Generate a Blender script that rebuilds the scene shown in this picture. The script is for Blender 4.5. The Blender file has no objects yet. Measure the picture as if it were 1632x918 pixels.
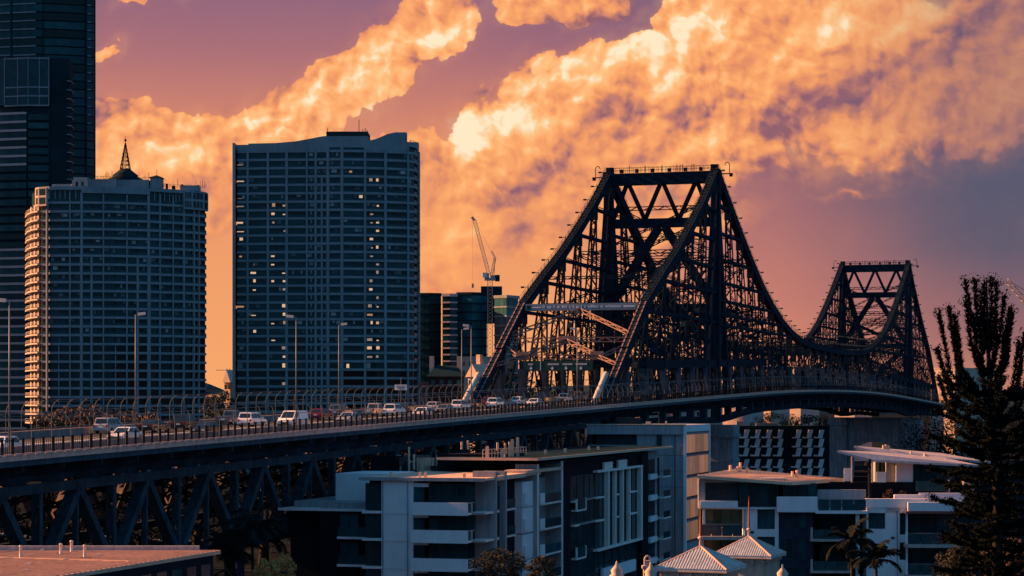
import bpy, math, random
from mathutils import Vector, Matrix
random.seed(11)
rad = math.radians
sc = bpy.context.scene
COL = sc.collection
# ------------------------------------------------------------------ camera
F, CX, HY, ZC = 3500.0, 816.0, 643.0, 26.0        # focal length, centre and horizon in photo pixels, eye height
cd = bpy.data.cameras.new('camera'); cam = bpy.data.objects.new('camera', cd); COL.objects.link(cam)
cam.location = (0, 0, ZC); cam.rotation_euler = (rad(90), 0, 0)
cd.sensor_width = 36.0; cd.lens = 36.0*F/1632; cd.shift_y = (HY-459)/1632
cd.clip_start = 1.0; cd.clip_end = 30000
sc.camera = cam
sc.view_settings.view_transform = 'Standard'; sc.view_settings.look = 'None'
sc.view_settings.exposure = 1.65; sc.view_settings.gamma = 1.0
sc.cycles.max_bounces = 6; sc.cycles.diffuse_bounces = 2; sc.cycles.glossy_bounces = 3
sc.cycles.transparent_max_bounces = 6; sc.cycles.caustics_reflective = False; sc.cycles.caustics_refractive = False
# ------------------------------------------------------------------ sun: low, from the left and a little ahead
SUN_AZ, SUN_EL = rad(-75), rad(24)                 # azimuth from the view direction (+ = right)
sd = bpy.data.lights.new('sun', 'SUN'); so = bpy.data.objects.new('sun', sd); COL.objects.link(so)
sd.energy = 5.0; sd.angle = rad(0.6); sd.color = (1.0, 0.43, 0.17)
sv = Vector((math.sin(SUN_AZ)*math.cos(SUN_EL), math.cos(SUN_AZ)*math.cos(SUN_EL), math.sin(SUN_EL)))
so.rotation_euler = (-sv).to_track_quat('-Z', 'Y').to_euler(); so.location = (-300, 100, 200)
# ------------------------------------------------------------------ sky: dusk gradient and cumulus, by direction
wd = bpy.data.worlds.new('World'); sc.world = wd; wd.use_nodes = True
wd.cycles.sampling_method = 'MANUAL'; wd.cycles.sample_map_resolution = 512
nt = wd.node_tree; nt.nodes.clear()
def W(kind, **kw):
    n = nt.nodes.new(kind)
    for k, v in kw.items(): setattr(n, k, v)
    return n
def put(sock, v):
    if isinstance(v, bpy.types.NodeSocket): nt.links.new(v, sock)
    else: sock.default_value = v
def m(op, a, b=0.0, c=0.0, clamp=False):
    n = W('ShaderNodeMath', operation=op, use_clamp=clamp); put(n.inputs[0], a); put(n.inputs[1], b); put(n.inputs[2], c); return n.outputs[0]
def ss(x, lo, hi, a=0.0, b=1.0):
    n = W('ShaderNodeMapRange', interpolation_type='SMOOTHSTEP'); put(n.inputs[0], x)
    for i, v in enumerate((lo, hi, a, b)): put(n.inputs[i+1], v)
    return n.outputs[0]
def mix(f, a, b):
    n = W('ShaderNodeMix', data_type='RGBA'); put(n.inputs['Factor'], f)
    for s, v in ((n.inputs[6], a), (n.inputs[7], b)): put(s, v if isinstance(v, bpy.types.NodeSocket) else (*v, 1))
    return n.outputs[2]
def ramp(x, stops):
    n = W('ShaderNodeValToRGB'); put(n.inputs[0], x); e = n.color_ramp.elements
    while len(e) < len(stops): e.new(0.5)
    for i, (p, c) in enumerate(stops): e[i].position = p; e[i].color = (*c, 1)
    return n.outputs[0]
def xyz(x, y, z=0.0):
    n = W('ShaderNodeCombineXYZ'); put(n.inputs[0], x); put(n.inputs[1], y); put(n.inputs[2], z); return n.outputs[0]
def noise(vec, scale, detail, rough=0.55):
    n = W('ShaderNodeTexNoise', noise_dimensions='3D'); put(n.inputs['Vector'], vec)
    n.inputs['Scale'].default_value = scale; n.inputs['Detail'].default_value = detail; n.inputs['Roughness'].default_value = rough
    return n
tc = W('ShaderNodeTexCoord'); sp = W('ShaderNodeSeparateXYZ'); nt.links.new(tc.outputs['Generated'], sp.inputs[0])
az = m('ARCTAN2', sp.outputs[0], sp.outputs[1]); el = m('ARCSINE', sp.outputs[2])
U = m('MULTIPLY', az, 3.5); V = m('MULTIPLY', el, 3.5)
# air without cloud: salmon near the horizon, mauve above, slate to the right, dusk blue behind
clear = ramp(m('MULTIPLY', V, 0.5), [(0.0, (.93,.38,.14)), (0.07, (.87,.34,.13)), (0.17, (.82,.30,.125)), (0.23, (.60,.205,.14)), (0.275, (.40,.145,.165)), (0.33, (.245,.11,.19)), (0.6, (.12,.09,.18)), (1.0, (.05,.075,.14))])
right = ramp(m('MULTIPLY', V, 0.5), [(0.0, (.62,.22,.13)), (0.05, (.30,.125,.14)), (0.12, (.105,.085,.14)), (0.2, (.075,.082,.145)), (0.4, (.07,.075,.15)), (1.0, (.04,.07,.13))])
wob = noise(xyz(m('MULTIPLY', U, 1.0), V), 1.6, 3)
ur = m('ADD', U, m('MULTIPLY', m('SUBTRACT', wob.outputs[0], 0.5), 0.35))
xr = m('ADD', ur, m('MULTIPLY', V, .25))
mauve = ramp(m('MULTIPLY', V, 0.5), [(0.0, (.78,.28,.13)), (0.08, (.56,.185,.145)), (0.17, (.40,.14,.15)), (0.3, (.22,.105,.18)), (1.0, (.05,.075,.14))])
air = mix(ss(xr, .34, .84), mix(ss(xr, .02, .50), clear, mauve), right)
# soft haze of lit vapour low down on the left and centre
# clouds: soft lobes placed by direction, torn by noise
def px(x, y): return ((x-816)/3500.0*1.0*3.5, (643-y)/3500.0*3.5)
LOBES = [ # x, y, half-length, half-width, tilt(deg, + = up to the right), weight
 (712,38,85,52,38,1.0),(625,95,105,60,42,1.0),(520,165,105,55,38,1.0),(420,205,110,55,12,1.0),(300,225,130,52,4,1.0),(185,200,80,42,-10,.9),
 (290,300,230,80,0,.7),(163,95,38,18,8,.7),(255,20,80,20,6,.6),(470,260,150,60,10,.7),
 (905,18,120,42,-6,.85),
 (1120,60,90,75,35,1.0),(1230,60,170,95,10,1.0),(1040,125,170,62,4,1.0),(885,130,120,55,14,1.0),(790,190,75,62,48,1.0),(760,240,80,55,30,.95),(930,215,190,85,0,1.0),(1110,205,190,95,-6,1.0),
 (1400,70,220,115,0,1.0),(1590,80,170,115,-6,.95),(1290,190,190,75,-10,.95),(1385,140,150,80,0,1.0),(1500,150,150,80,0,.9),(1420,195,110,40,4,.75),(1560,190,150,70,0,.7),(1330,255,200,60,-6,.55),(1520,240,160,50,0,.45),
 (1150,262,150,42,-8,.8),(1335,325,75,11,2,.5),(880,290,220,75,0,.85),(1010,330,190,70,0,.7),(850,390,150,70,0,.6),(690,250,70,50,20,.6),(730,330,90,60,15,.75),(745,385,70,60,30,.85),(710,425,80,60,0,.8)]
GLOW = [(695,50,80,55,40,1.0),(600,115,80,50,45,1.0),(500,180,65,38,35,.85),(400,195,60,36,10,.65),(290,200,70,30,0,.5),(165,95,30,16,0,.4),(300,245,120,40,20,.4),
 (745,215,48,50,40,.9),(850,190,110,40,10,.5),(880,115,110,40,14,.85),(1040,105,110,50,0,.95),(1115,55,80,55,30,.85),(1190,90,100,50,0,.5),(1470,25,90,45,40,.7),(1380,210,60,24,0,.3),(1230,20,150,40,0,.4),
 (740,370,50,55,20,.55),(1235,252,70,14,-8,.4),(950,18,80,26,0,.35)]
def warp(base, col, amp):
    a = W('ShaderNodeVectorMath', operation='SUBTRACT'); put(a.inputs[0], col); a.inputs[1].default_value = (.5,.5,.5)
    b = W('ShaderNodeVectorMath', operation='MULTIPLY_ADD'); nt.links.new(a.outputs[0], b.inputs[0]); b.inputs[1].default_value = (amp, amp, 0); put(b.inputs[2], base); return b.outputs[0]
flat = xyz(U, V, 0.0)
wcol = noise(xyz(U, V, 0.37), 5.0, 5, .6).outputs['Color']
wv = warp(flat, wcol, .16)
def lobes(tab, gain, smooth):
    tot = None
    for (x, y, a, b, th, wt) in tab:
        cu, cv = px(x, y)
        mp = W('ShaderNodeMapping', vector_type='TEXTURE'); put(mp.inputs[0], wv)
        mp.inputs['Location'].default_value = (cu, cv, 0); mp.inputs['Rotation'].default_value = (0, 0, rad(th)); mp.inputs['Scale'].default_value = (a*gain/1000, b*gain/1000, 1)
        g = W('ShaderNodeTexGradient', gradient_type='SPHERICAL'); nt.links.new(mp.outputs[0], g.inputs[0])
        val = m('MULTIPLY', g.outputs[1], wt)
        tot = val if tot is None else m('SMOOTH_MAX', tot, val, smooth)
    return tot
mask = lobes(LOBES, 1.42, .10)
gen = ss(noise(xyz(m('MULTIPLY', U, .5), m('MULTIPLY', V, 1.1), 2.2), 1.1, 2, .5).outputs[0], .48, .72)
mask = m('MAXIMUM', mask, m('MULTIPLY', m('MULTIPLY', gen, .7), ss(m('ABSOLUTE', U), .95, 1.6)))
def billow(dx, dy):
    vec = warp(xyz(m('ADD', m('MULTIPLY', U, .8), dx), m('ADD', V, dy), 0.9), wcol, .10)
    return noise(vec, 4.6, 6, .55).outputs[0]
b0 = billow(0.0, 0.0); b1 = billow(-0.022, 0.026)
def puff(dx, dy):                                        # cauliflower heads: rounded cells with creases between
    n = W('ShaderNodeTexVoronoi', feature='F1', voronoi_dimensions='2D'); put(n.inputs['Vector'], warp(xyz(m('ADD', U, dx), m('ADD', V, dy), 0.0), wcol, .075))
    n.inputs['Scale'].default_value = 9.0; n.inputs['Detail'].default_value = 3.0; n.inputs['Roughness'].default_value = .52; n.inputs['Lacunarity'].default_value = 2.1
    return m('SUBTRACT', 1.0, n.outputs['Distance'])
fine = puff(0.0, 0.0); fine1 = puff(-.009, .011)
h0 = m('ADD', m('MULTIPLY', ss(mask, .02, .60), 1.12), m('ADD', m('MULTIPLY', m('SUBTRACT', b0, .5), 1.75), m('MULTIPLY', m('SUBTRACT', fine, .50), .62)))
low_ = m('MULTIPLY', ss(V, .22, .46), ss(U, .70, .28, .35, 1.0))                                  # crisp tops high up, soft vapour low down
dens = ss(h0, m('MULTIPLY_ADD', low_, .24, .12), m('MULTIPLY_ADD', low_, -.42, .90))
relief = m('SUBTRACT', b0, b1)
glow = ss(lobes(GLOW, 1.6, .1), .0, .85)
lit = m('ADD', m('MULTIPLY_ADD', m('MULTIPLY', m('SUBTRACT', fine, fine1), m('MULTIPLY_ADD', low_, .55, .30)), 1.15, m('MULTIPLY', relief, m('MULTIPLY_ADD', ss(ur, .2, .7), .9, 1.6))), m('ADD', m('MULTIPLY', glow, .50), m('MULTIPLY_ADD', m('SUBTRACT', b0, .5), .62, .365)))
# clouds low down are duller, clouds to the right lose the light
lit = m('MULTIPLY', lit, m('MULTIPLY', ss(V, .05, .35, .95, 1.0), ss(ur, .25, 1.0, 1.0, .80)), clamp=True)
ccol = ramp(lit, [(0.0, (.28,.105,.14)), (0.18, (.52,.185,.135)), (0.38, (.83,.29,.115)), (0.58, (.97,.385,.13)), (0.80, (1.0,.53,.215)), (1.0, (1.0,.80,.54))])
ccol = mix(ss(ur, .42, 1.15, 0, .8), ccol, (.14,.10,.16))
veil = m('MULTIPLY', ss(m('MULTIPLY_ADD', m('SUBTRACT', b0, .5), .35, mask), .0, .55), m('MULTIPLY_ADD', ss(U, .05, .5), .38, .18))   # thin vapour round the heaps, wider to the right
front = mix(m('MULTIPLY', m('MAXIMUM', dens, veil), m('MULTIPLY', ss(ur, .45, 1.3, 1.0, .55), ss(V, .02, .22, .35, 1.0))), air, ccol)
# away from the glow the same sky goes over to dusk blue, and below the horizon it is dark
back = m('MAXIMUM', ss(az, .30, 1.25), m('MAXIMUM', ss(az, -1.55, -2.5), ss(el, .35, 1.15)))
dusk = ramp(m('MULTIPLY', el, .64), [(0.0, (.085,.285,.540)), (0.3, (.060,.262,.510)), (1.0, (.038,.175,.385))])
cloudy = mix(m('MULTIPLY', dens, .3), dusk, (.15,.26,.45))
sky = mix(back, front, cloudy)
sky = mix(ss(el, -.01, -.06), sky, (.02,.03,.045))
nish = W('ShaderNodeTexSky', sky_type='NISHITA', sun_disc=False); nish.sun_elevation = SUN_EL; nish.sun_rotation = SUN_AZ
bg = W('ShaderNodeBackground'); nt.links.new(sky, bg.inputs[0]); bg.inputs[1].default_value = 0.32
bg2 = W('ShaderNodeBackground'); nt.links.new(nish.outputs[0], bg2.inputs[0]); bg2.inputs[1].default_value = 0.0013
ad = W('ShaderNodeAddShader'); nt.links.new(bg.outputs[0], ad.inputs[0]); nt.links.new(bg2.outputs[0], ad.inputs[1])
out = W('ShaderNodeOutputWorld'); nt.links.new(ad.outputs[0], out.inputs[0])
# ------------------------------------------------------------------ materials
MATS = {}
def mat(name, col, rough=.6, metal=0.0, var=.25, scale=1.5, bump=0.0, spec=.18, streak=0.0, objvar=0.0, tint=None, emit=None, coat=0.0, folds=0):
    """procedural surface: base colour with mottling, optional vertical weather streaks, per-object variation and fine relief"""
    mt = bpy.data.materials.new(name); mt.use_nodes = True; MATS[name] = mt
    t = mt.node_tree; b = t.nodes['Principled BSDF']; L = t.links.new
    b.inputs['Roughness'].default_value = rough; b.inputs['Metallic'].default_value = metal
    b.inputs['Specular IOR Level'].default_value = spec
    if coat: b.inputs['Coat Weight'].default_value = coat; b.inputs['Coat Roughness'].default_value = .08
    if emit:
        b.inputs['Emission Color'].default_value = (*emit[0], 1); b.inputs['Emission Strength'].default_value = emit[1]
    tcn = t.nodes.new('ShaderNodeTexCoord'); n = t.nodes.new('ShaderNodeTexNoise'); L(tcn.outputs['Object'], n.inputs['Vector'])
    n.inputs['Scale'].default_value = scale; n.inputs['Detail'].default_value = 6; n.inputs['Roughness'].default_value = .65
    r = t.nodes.new('ShaderNodeValToRGB'); L(n.outputs[0], r.inputs[0]); e = r.color_ramp.elements
    lo = tuple(c*(1-var) for c in col); hi = tuple(min(1, c*(1+var)) for c in (tint or col))
    e[0].position = .3; e[0].color = (*lo, 1); e[1].position = .7; e[1].color = (*hi, 1)
    c = r.outputs[0]
    def mul(c, f):
        x = t.nodes.new('ShaderNodeMix'); x.data_type = 'RGBA'; x.blend_type = 'MULTIPLY'; x.inputs[0].default_value = 1
        L(c, x.inputs[6]); L(f, x.inputs[7]); return x.outputs[2]
    if streak:
        mp = t.nodes.new('ShaderNodeMapping'); L(tcn.outputs['Object'], mp.inputs[0]); mp.inputs['Scale'].default_value = (1.7, 1.7, .12)
        n2 = t.nodes.new('ShaderNodeTexNoise'); L(mp.outputs[0], n2.inputs['Vector']); n2.inputs['Scale'].default_value = 1.6; n2.inputs['Detail'].default_value = 5
        r2 = t.nodes.new('ShaderNodeValToRGB'); L(n2.outputs[0], r2.inputs[0]); q = r2.color_ramp.elements
        q[0].position = .35; q[0].color = (1-streak,)*3+(1,); q[1].position = .62; q[1].color = (1,1,1,1)
        c = mul(c, r2.outputs[0])
    if objvar:
        oi = t.nodes.new('ShaderNodeObjectInfo'); mr = t.nodes.new('ShaderNodeMapRange'); L(oi.outputs['Random'], mr.inputs[0])
        mr.inputs[3].default_value = 1-objvar; mr.inputs[4].default_value = 1+objvar
        cb = t.nodes.new('ShaderNodeCombineColor')
        for i in range(3): L(mr.outputs[0], cb.inputs[i])
        c = mul(c, cb.outputs[0])
    L(c, b.inputs['Base Color'])
    if folds:                                              # emission standing in for sunlit curtains: vertical folds, uneven from pane to pane
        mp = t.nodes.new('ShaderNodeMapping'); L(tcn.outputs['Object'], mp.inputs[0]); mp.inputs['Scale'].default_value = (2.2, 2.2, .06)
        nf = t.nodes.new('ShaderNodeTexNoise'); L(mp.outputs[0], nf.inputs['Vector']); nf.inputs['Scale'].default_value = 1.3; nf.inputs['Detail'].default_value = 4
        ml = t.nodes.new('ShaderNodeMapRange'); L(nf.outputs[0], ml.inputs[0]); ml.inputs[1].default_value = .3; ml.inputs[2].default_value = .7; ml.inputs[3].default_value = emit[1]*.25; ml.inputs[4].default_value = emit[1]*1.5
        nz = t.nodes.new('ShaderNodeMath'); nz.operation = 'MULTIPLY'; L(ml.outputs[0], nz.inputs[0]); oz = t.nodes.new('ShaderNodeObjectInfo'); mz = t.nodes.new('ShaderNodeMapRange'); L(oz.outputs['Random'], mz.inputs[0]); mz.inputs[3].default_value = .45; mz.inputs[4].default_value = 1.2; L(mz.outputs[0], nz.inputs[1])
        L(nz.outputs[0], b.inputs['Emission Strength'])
    if bump:
        n3 = t.nodes.new('ShaderNodeTexNoise'); L(tcn.outputs['Object'], n3.inputs['Vector']); n3.inputs['Scale'].default_value = scale*9; n3.inputs['Detail'].default_value = 4
        bp = t.nodes.new('ShaderNodeBump'); bp.inputs['Strength'].default_value = bump; bp.inputs['Distance'].default_value = .05
        L(n3.outputs[0], bp.inputs['Height']); L(bp.outputs[0], b.inputs['Normal'])
    return mt
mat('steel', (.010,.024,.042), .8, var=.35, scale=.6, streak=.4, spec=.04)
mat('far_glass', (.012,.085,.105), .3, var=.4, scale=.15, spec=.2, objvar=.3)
mat('portal_steel_sunlit', (.26,.165,.145), .75, var=.3, scale=.7, streak=.3, spec=.08)  # pinkish steel, sun on the portal bracing put into the colour
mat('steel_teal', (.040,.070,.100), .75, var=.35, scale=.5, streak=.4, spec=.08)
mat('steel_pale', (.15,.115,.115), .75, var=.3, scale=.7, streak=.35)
mat('sleeve', (.50,.46,.42), .5, var=.12, streak=.25)
mat('rail', (.010,.014,.02), .6, var=.2, spec=.05)
mat('hoop', (.075,.105,.125), .6, var=.2)
mat('concrete', (.20,.20,.21), .85, var=.25, scale=.5, streak=.35, bump=.2)
mat('pier', (.24,.26,.29), .85, var=.22, scale=.25, streak=.4, bump=.2)
mat('kerb', (.66,.42,.34), .8, var=.2, scale=1.2, streak=.2)
mat('asphalt', (.05,.05,.052), .85, var=.3, scale=.8, bump=.2)
mat('road_paint', (.75,.74,.70), .7, var=.15, scale=3)
mat('ground', (.012,.016,.020), 1.0, var=.5, scale=.08, spec=0.0)
mat('hill', (.02,.04,.05), 1.0, var=.4, scale=.02, spec=0.0)
mat('lamp_pole', (.16,.18,.19), .5, metal=.2, var=.15)
mat('lamp_head', (.55,.54,.5), .5, var=.1)
mat('glass', (.012,.050,.062), .10, var=.5, scale=.4, spec=.18, objvar=.45)
mat('glass_tower', (.003,.026,.031), .16, var=.6, scale=.22, spec=.22, objvar=.8)
mat('curtain', (.34,.33,.32), .8, var=.25, scale=3, objvar=.3)
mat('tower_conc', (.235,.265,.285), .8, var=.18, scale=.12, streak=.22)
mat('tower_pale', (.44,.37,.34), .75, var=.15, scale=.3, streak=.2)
mat('tower_dark', (.010,.026,.034), .8, var=.3, scale=.1, spec=.02)
mat('lit_amber', (.5,.3,.15), .5, var=.2, emit=((1.0,.45,.18), .12))
mat('lit_dim', (.4,.3,.25), .5, var=.2, emit=((1.0,.62,.42), .08))
mat('lit_window', (.6,.4,.25), .5, var=.1, emit=((1.0,.58,.32), .22), objvar=.3)
mat('white_wall', (.74,.71,.72), .8, var=.07, scale=.5, streak=.07, bump=.1)
mat('grey_wall', (.33,.33,.35), .8, var=.12, scale=.4, streak=.25, bump=.15)
mat('dark_wall', (.010,.013,.020), .8, var=.25, scale=.5, spec=.04)
mat('black_metal', (.012,.014,.018), .5, var=.3)
mat('window_frame', (.04,.045,.05), .5, var=.2)
mat('roof_pale', (.66,.46,.33), .6, var=.12, scale=.5, streak=.15)
mat('roof_metal', (.52,.50,.48), .42, metal=.35, var=.14, scale=.6, streak=.2)
mat('cream', (.52,.40,.32), .8, var=.12, scale=.8, streak=.25)
mat('brick_red', (.24,.085,.07), .85, var=.3, scale=1.0)
mat('banner', (.16,.25,.30), .6, var=.1)
mat('sign_green', (.012,.05,.045), .5, var=.1)
mat('sign_white', (.72,.72,.70), .6, var=.05)
mat('tyre', (.015,.015,.016), .85, var=.2)
mat('rim', (.35,.35,.36), .3, metal=.8, var=.1)
mat('car_glass', (.012,.015,.018), .05, var=.1, spec=.7)
mat('headlamp', (.8,.8,.78), .15, var=.05)
mat('tail_lamp', (.35,.02,.02), .2, var=.05)
mat('trim_black', (.02,.02,.02), .6, var=.1)
for k_, c_ in dict(white=(.78,.78,.77), silver=(.42,.43,.44), black=(.018,.02,.024), navy=(.03,.04,.07), maroon=(.16,.012,.03), grey=(.16,.17,.18), beige=(.50,.42,.33), red=(.30,.06,.04)).items():
    mat('paint_'+k_, c_, .3, var=.04, coat=.6)
mat('navy_wall', (.022,.030,.055), .7, var=.2, scale=.6)
mat('glass_clear', (.02,.06,.07), .12, var=.3, spec=.2)
mat('sun_glow_glass', (.5,.3,.2), .3, var=.3, scale=.5, emit=((1.0,.36,.12), .075), folds=1)  # emission stands in for sunlight on the corner panes
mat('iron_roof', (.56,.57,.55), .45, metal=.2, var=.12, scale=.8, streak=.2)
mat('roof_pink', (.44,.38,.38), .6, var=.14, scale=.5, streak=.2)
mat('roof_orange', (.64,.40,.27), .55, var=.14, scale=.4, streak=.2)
mat('bark', (.016,.014,.013), .9, var=.4, scale=3)
mat('leaf_dark', (.005,.008,.009), .85, var=.5, scale=1.2, spec=.03)
mat('leaf_mid', (.030,.034,.026), .7, var=.5, scale=1.0)
mat('leaf_rust', (.12,.068,.045), .75, var=.5, scale=1.0)
mat('leaf_gold', (.45,.25,.08), .7, var=.5, scale=2.0)
mat('palm_leaf', (.008,.012,.012), .75, var=.4, scale=1.0, spec=.06)
mat('frame_pale', (.80,.68,.62), .75, var=.08, streak=.08)  # pale pink paints sun onto right-facing frames and slabs it does not reach
mat('crane', (.42,.33,.29), .6, var=.2)
mat('copper', (.30,.10,.05), .5, metal=.3, var=.2)
# ------------------------------------------------------------------ mesh helpers
class MB:
    def __init__(s): s.v = []; s.f = []; s.sm = False
    def add(s, vs, fs):
        o = len(s.v); s.v.extend(tuple(x) for x in vs); s.f.extend(tuple(i+o for i in q) for q in fs); return s
    def bx(s, x0, x1, y0, y1, z0, z1):
        if x0 > x1: x0, x1 = x1, x0
        if y0 > y1: y0, y1 = y1, y0
        if z0 > z1: z0, z1 = z1, z0
        return s.add([(x0,y0,z0),(x1,y0,z0),(x1,y1,z0),(x0,y1,z0),(x0,y0,z1),(x1,y0,z1),(x1,y1,z1),(x0,y1,z1)],
              [(0,3,2,1),(4,5,6,7),(0,1,5,4),(1,2,6,5),(2,3,7,6),(3,0,4,7)])
    def bar(s, p, q, w, h, side=None, off=(0,0)):
        """box from p to q; w across 'side', h across the other way; off shifts along those two"""
        p, q = Vector(p), Vector(q); d = (q-p)
        if d.length < 1e-6: return s
        d.normalize(); a = Vector(side) if side is not None else (Vector((0,0,1)) if abs(d.z) < .9 else Vector((1,0,0)))
        a = (a - d*a.dot(d)).normalized(); b = d.cross(a)
        o = a*off[0] + b*off[1]; a = a*(w/2); b = b*(h/2); p = p+o; q = q+o
        vs = [p-a-b, p+a-b, p+a+b, p-a+b, q-a-b, q+a-b, q+a+b, q-a+b]
        return s.add(vs, [(0,3,2,1),(4,5,6,7),(0,1,5,4),(1,2,6,5),(2,3,7,6),(3,0,4,7)])
    def tube(s, pts, r, n=8, cap=True):
        pts = [Vector(p) for p in pts]; rs = r if isinstance(r, (list, tuple)) else [r]*len(pts)
        o = len(s.v); d0 = None
        for i, p in enumerate(pts):
            d = (pts[min(i+1, len(pts)-1)] - pts[max(i-1, 0)]).normalized()
            if i == 0: a = (Vector((0,0,1)) if abs(d.z) < .9 else Vector((1,0,0))); a = (a - d*a.dot(d)).normalized()
            else: a = (a - d*a.dot(d)).normalized()
            b = d.cross(a)
            for k in range(n):
                th = 2*math.pi*k/n; s.v.append(tuple(p + (a*math.cos(th) + b*math.sin(th))*rs[i]))
        for i in range(len(pts)-1):
            for k in range(n):
                A0 = o+i*n+k; A1 = o+i*n+(k+1) % n; s.f.append((A0, A1, A1+n, A0+n))
        if cap: s.f.append(tuple(o+k for k in range(n))[::-1]); s.f.append(tuple(o+(len(pts)-1)*n+k for k in range(n)))
        return s
    def lathe(s, prof, c=(0,0,0), n=12):
        o = len(s.v)
        for (r, z) in prof:
            for k in range(n): th = 2*math.pi*k/n; s.v.append((c[0]+r*math.cos(th), c[1]+r*math.sin(th), c[2]+z))
        for i in range(len(prof)-1):
            for k in range(n):
                A0 = o+i*n+k; A1 = o+i*n+(k+1) % n; s.f.append((A0, A1, A1+n, A0+n))
        s.f.append(tuple(o+(len(prof)-1)*n+k for k in range(n)))
        return s
    def prism(s, poly, z0, z1):
        """vertical extrusion of a counter-clockwise plan polygon"""
        n = len(poly); o = len(s.v)
        for z in (z0, z1): s.v.extend((x, y, z) for x, y in poly)
        for k in range(n): j = (k+1) % n; s.f.append((o+k, o+j, o+n+j, o+n+k))
        s.f.append(tuple(o+k for k in range(n))[::-1]); s.f.append(tuple(o+n+k for k in range(n))); return s
    def extrude(s, poly3, vec):
        """a flat polygon swept along vec"""
        n = len(poly3); o = len(s.v); vec = Vector(vec)
        s.v.extend(tuple(p) for p in poly3); s.v.extend(tuple(Vector(p)+vec) for p in poly3)
        for k in range(n): j = (k+1) % n; s.f.append((o+k, o+j, o+n+j, o+n+k))
        s.f.append(tuple(o+k for k in range(n))[::-1]); s.f.append(tuple(o+n+k for k in range(n))); return s
    def mesh(s, name, mt):
        me = bpy.data.meshes.new(name); me.from_pydata(s.v, [], s.f)
        if s.sm: me.polygons.foreach_set('use_smooth', [True]*len(me.polygons))
        me.materials.append(MATS[mt]); me.update(); return me
def link(o, parent=None, loc=None, rot=None):
    COL.objects.link(o)
    if parent is not None: o.parent = parent
    if loc is not None: o.location = loc
    if rot is not None: o.rotation_euler = rot
    return o
def obj(name, mb, mt, parent=None, loc=None, rot=None, kind=None):
    me = mb.mesh(name, mt) if isinstance(mb, MB) else mb
    o = link(bpy.data.objects.new(name, me), parent, loc, rot)
    if kind: o['kind'] = kind
    return o
def tag(o, label, cat, group=None, kind=None):
    o['label'] = label; o['category'] = cat
    if group: o['group'] = group
    if kind: o['kind'] = kind
    return o
def thing(name, label, cat, loc=(0,0,0), rz=0.0, group=None):
    o = link(bpy.data.objects.new(name, None), None, loc, (0, 0, rz)); o.empty_display_size = .5
    return tag(o, label, cat, group)
def copy_tree(o, parent=None):
    c = o.copy(); COL.objects.link(c); c.parent = parent
    for ch in o.children: copy_tree(ch, c)
    return c
def B(x0, x1, y0, y1, z0, z1): return MB().bx(x0, x1, y0, y1, z0, z1)
def at(px_, py_, d): return Vector(((px_-CX)/F*d, d, ZC-(py_-HY)/F*d))
class Frame:
    """a thing's own plan axes: u to the right, v away; turns photo columns and rows into lengths on its planes"""
    def __init__(s, px_, d, yaw):
        s.O = Vector(((px_-CX)/F*d, d)); s.yaw = rad(yaw); s.c = math.cos(s.yaw); s.s = math.sin(s.yaw)
    def u(s, px_, v=0.0):
        k = (px_-CX)/F; return (k*(s.O.y+v*s.c) - s.O.x - v*s.s)/(s.c+k*s.s)
    def v(s, px_, u=0.0):
        k = (px_-CX)/F; return (k*(s.O.y-u*s.s) - s.O.x - u*s.c)/(s.s-k*s.c)
    def z(s, py_, u=0.0, v=0.0): return ZC + (HY-py_)/F*(s.O.y - u*s.s + v*s.c)
    def thing(s, name, label, cat, group=None): return thing(name, label, cat, (s.O.x, s.O.y, 0), -s.yaw, group)
# ------------------------------------------------------------------ ground and hills
def struct(name, mb, mt): return obj(name, mb, mt, kind='structure')
struct('ground', MB().add([(-9000,-800,0),(9000,-800,0),(9000,12000,0),(-9000,12000,0)], [(0,1,2,3)]), 'ground')
def make_hills():
    g = MB(); n = 160
    for i in range(n+1):
        x = -2600 + 5200*i/n
        zt = ZC + 40 + 14*math.sin(i*.37) + 9*math.sin(i*.91+1) + random.uniform(-3,3)
        g.v += [(x, 5000, 0), (x, 5050, zt*.8), (x, 5200, zt), (x, 5600, 0)]
    for i in range(n):
        for k in range(3): a = i*4+k; g.f.append((a, a+4, a+5, a+1))
    struct('hills', g, 'hill')
make_hills()
# ------------------------------------------------------------------ the bridge: axis, levels, members
PHI = 17.3
BR = Frame(1055, 460, PHI)           # near tower of the bridge at the origin; v runs along the bridge
HWT, KERB = 11.5, 15.6               # half distance between trusses, kerb line
SPAN = 320.0
def deck(t):                          # road level along the bridge
    x = abs(t-150); return ZC + 3.2 - (8e-5*x*x if x < 130 else 1.352+.0208*(x-130))
def curve(tab, t):
    for (a, za), (b, zb) in zip(tab, tab[1:]):
        if a <= t <= b: return za + (zb-za)*(t-a)/(b-a)
TOPTAB = [(-90,.3),(-62,17.8),(-48,24),(-36,29),(-24,34.8),(-12,41),(0,48),(15,41),(30,34.2),(45,27.8),(60,23),(75,19.4),(90,16.8),(106,15.2),(130,14.6),(160,14.4)]
def ztop(t):
    if t > 160: t = SPAN - t
    return ZC + curve(TOPTAB, max(-90, min(160, t)))
def zbot(t):
    dip = 3.6*math.exp(-((t)/26)**2) + 3.6*math.exp(-((t-SPAN)/26)**2)
    return deck(t) - 3.6 - dip*.35
bridge = BR.thing('cantilever_bridge', 'dark steel cantilever truss bridge with two tall peaks and arching top chords', 'bridge')
SIDE = (1, 0, 0)
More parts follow.
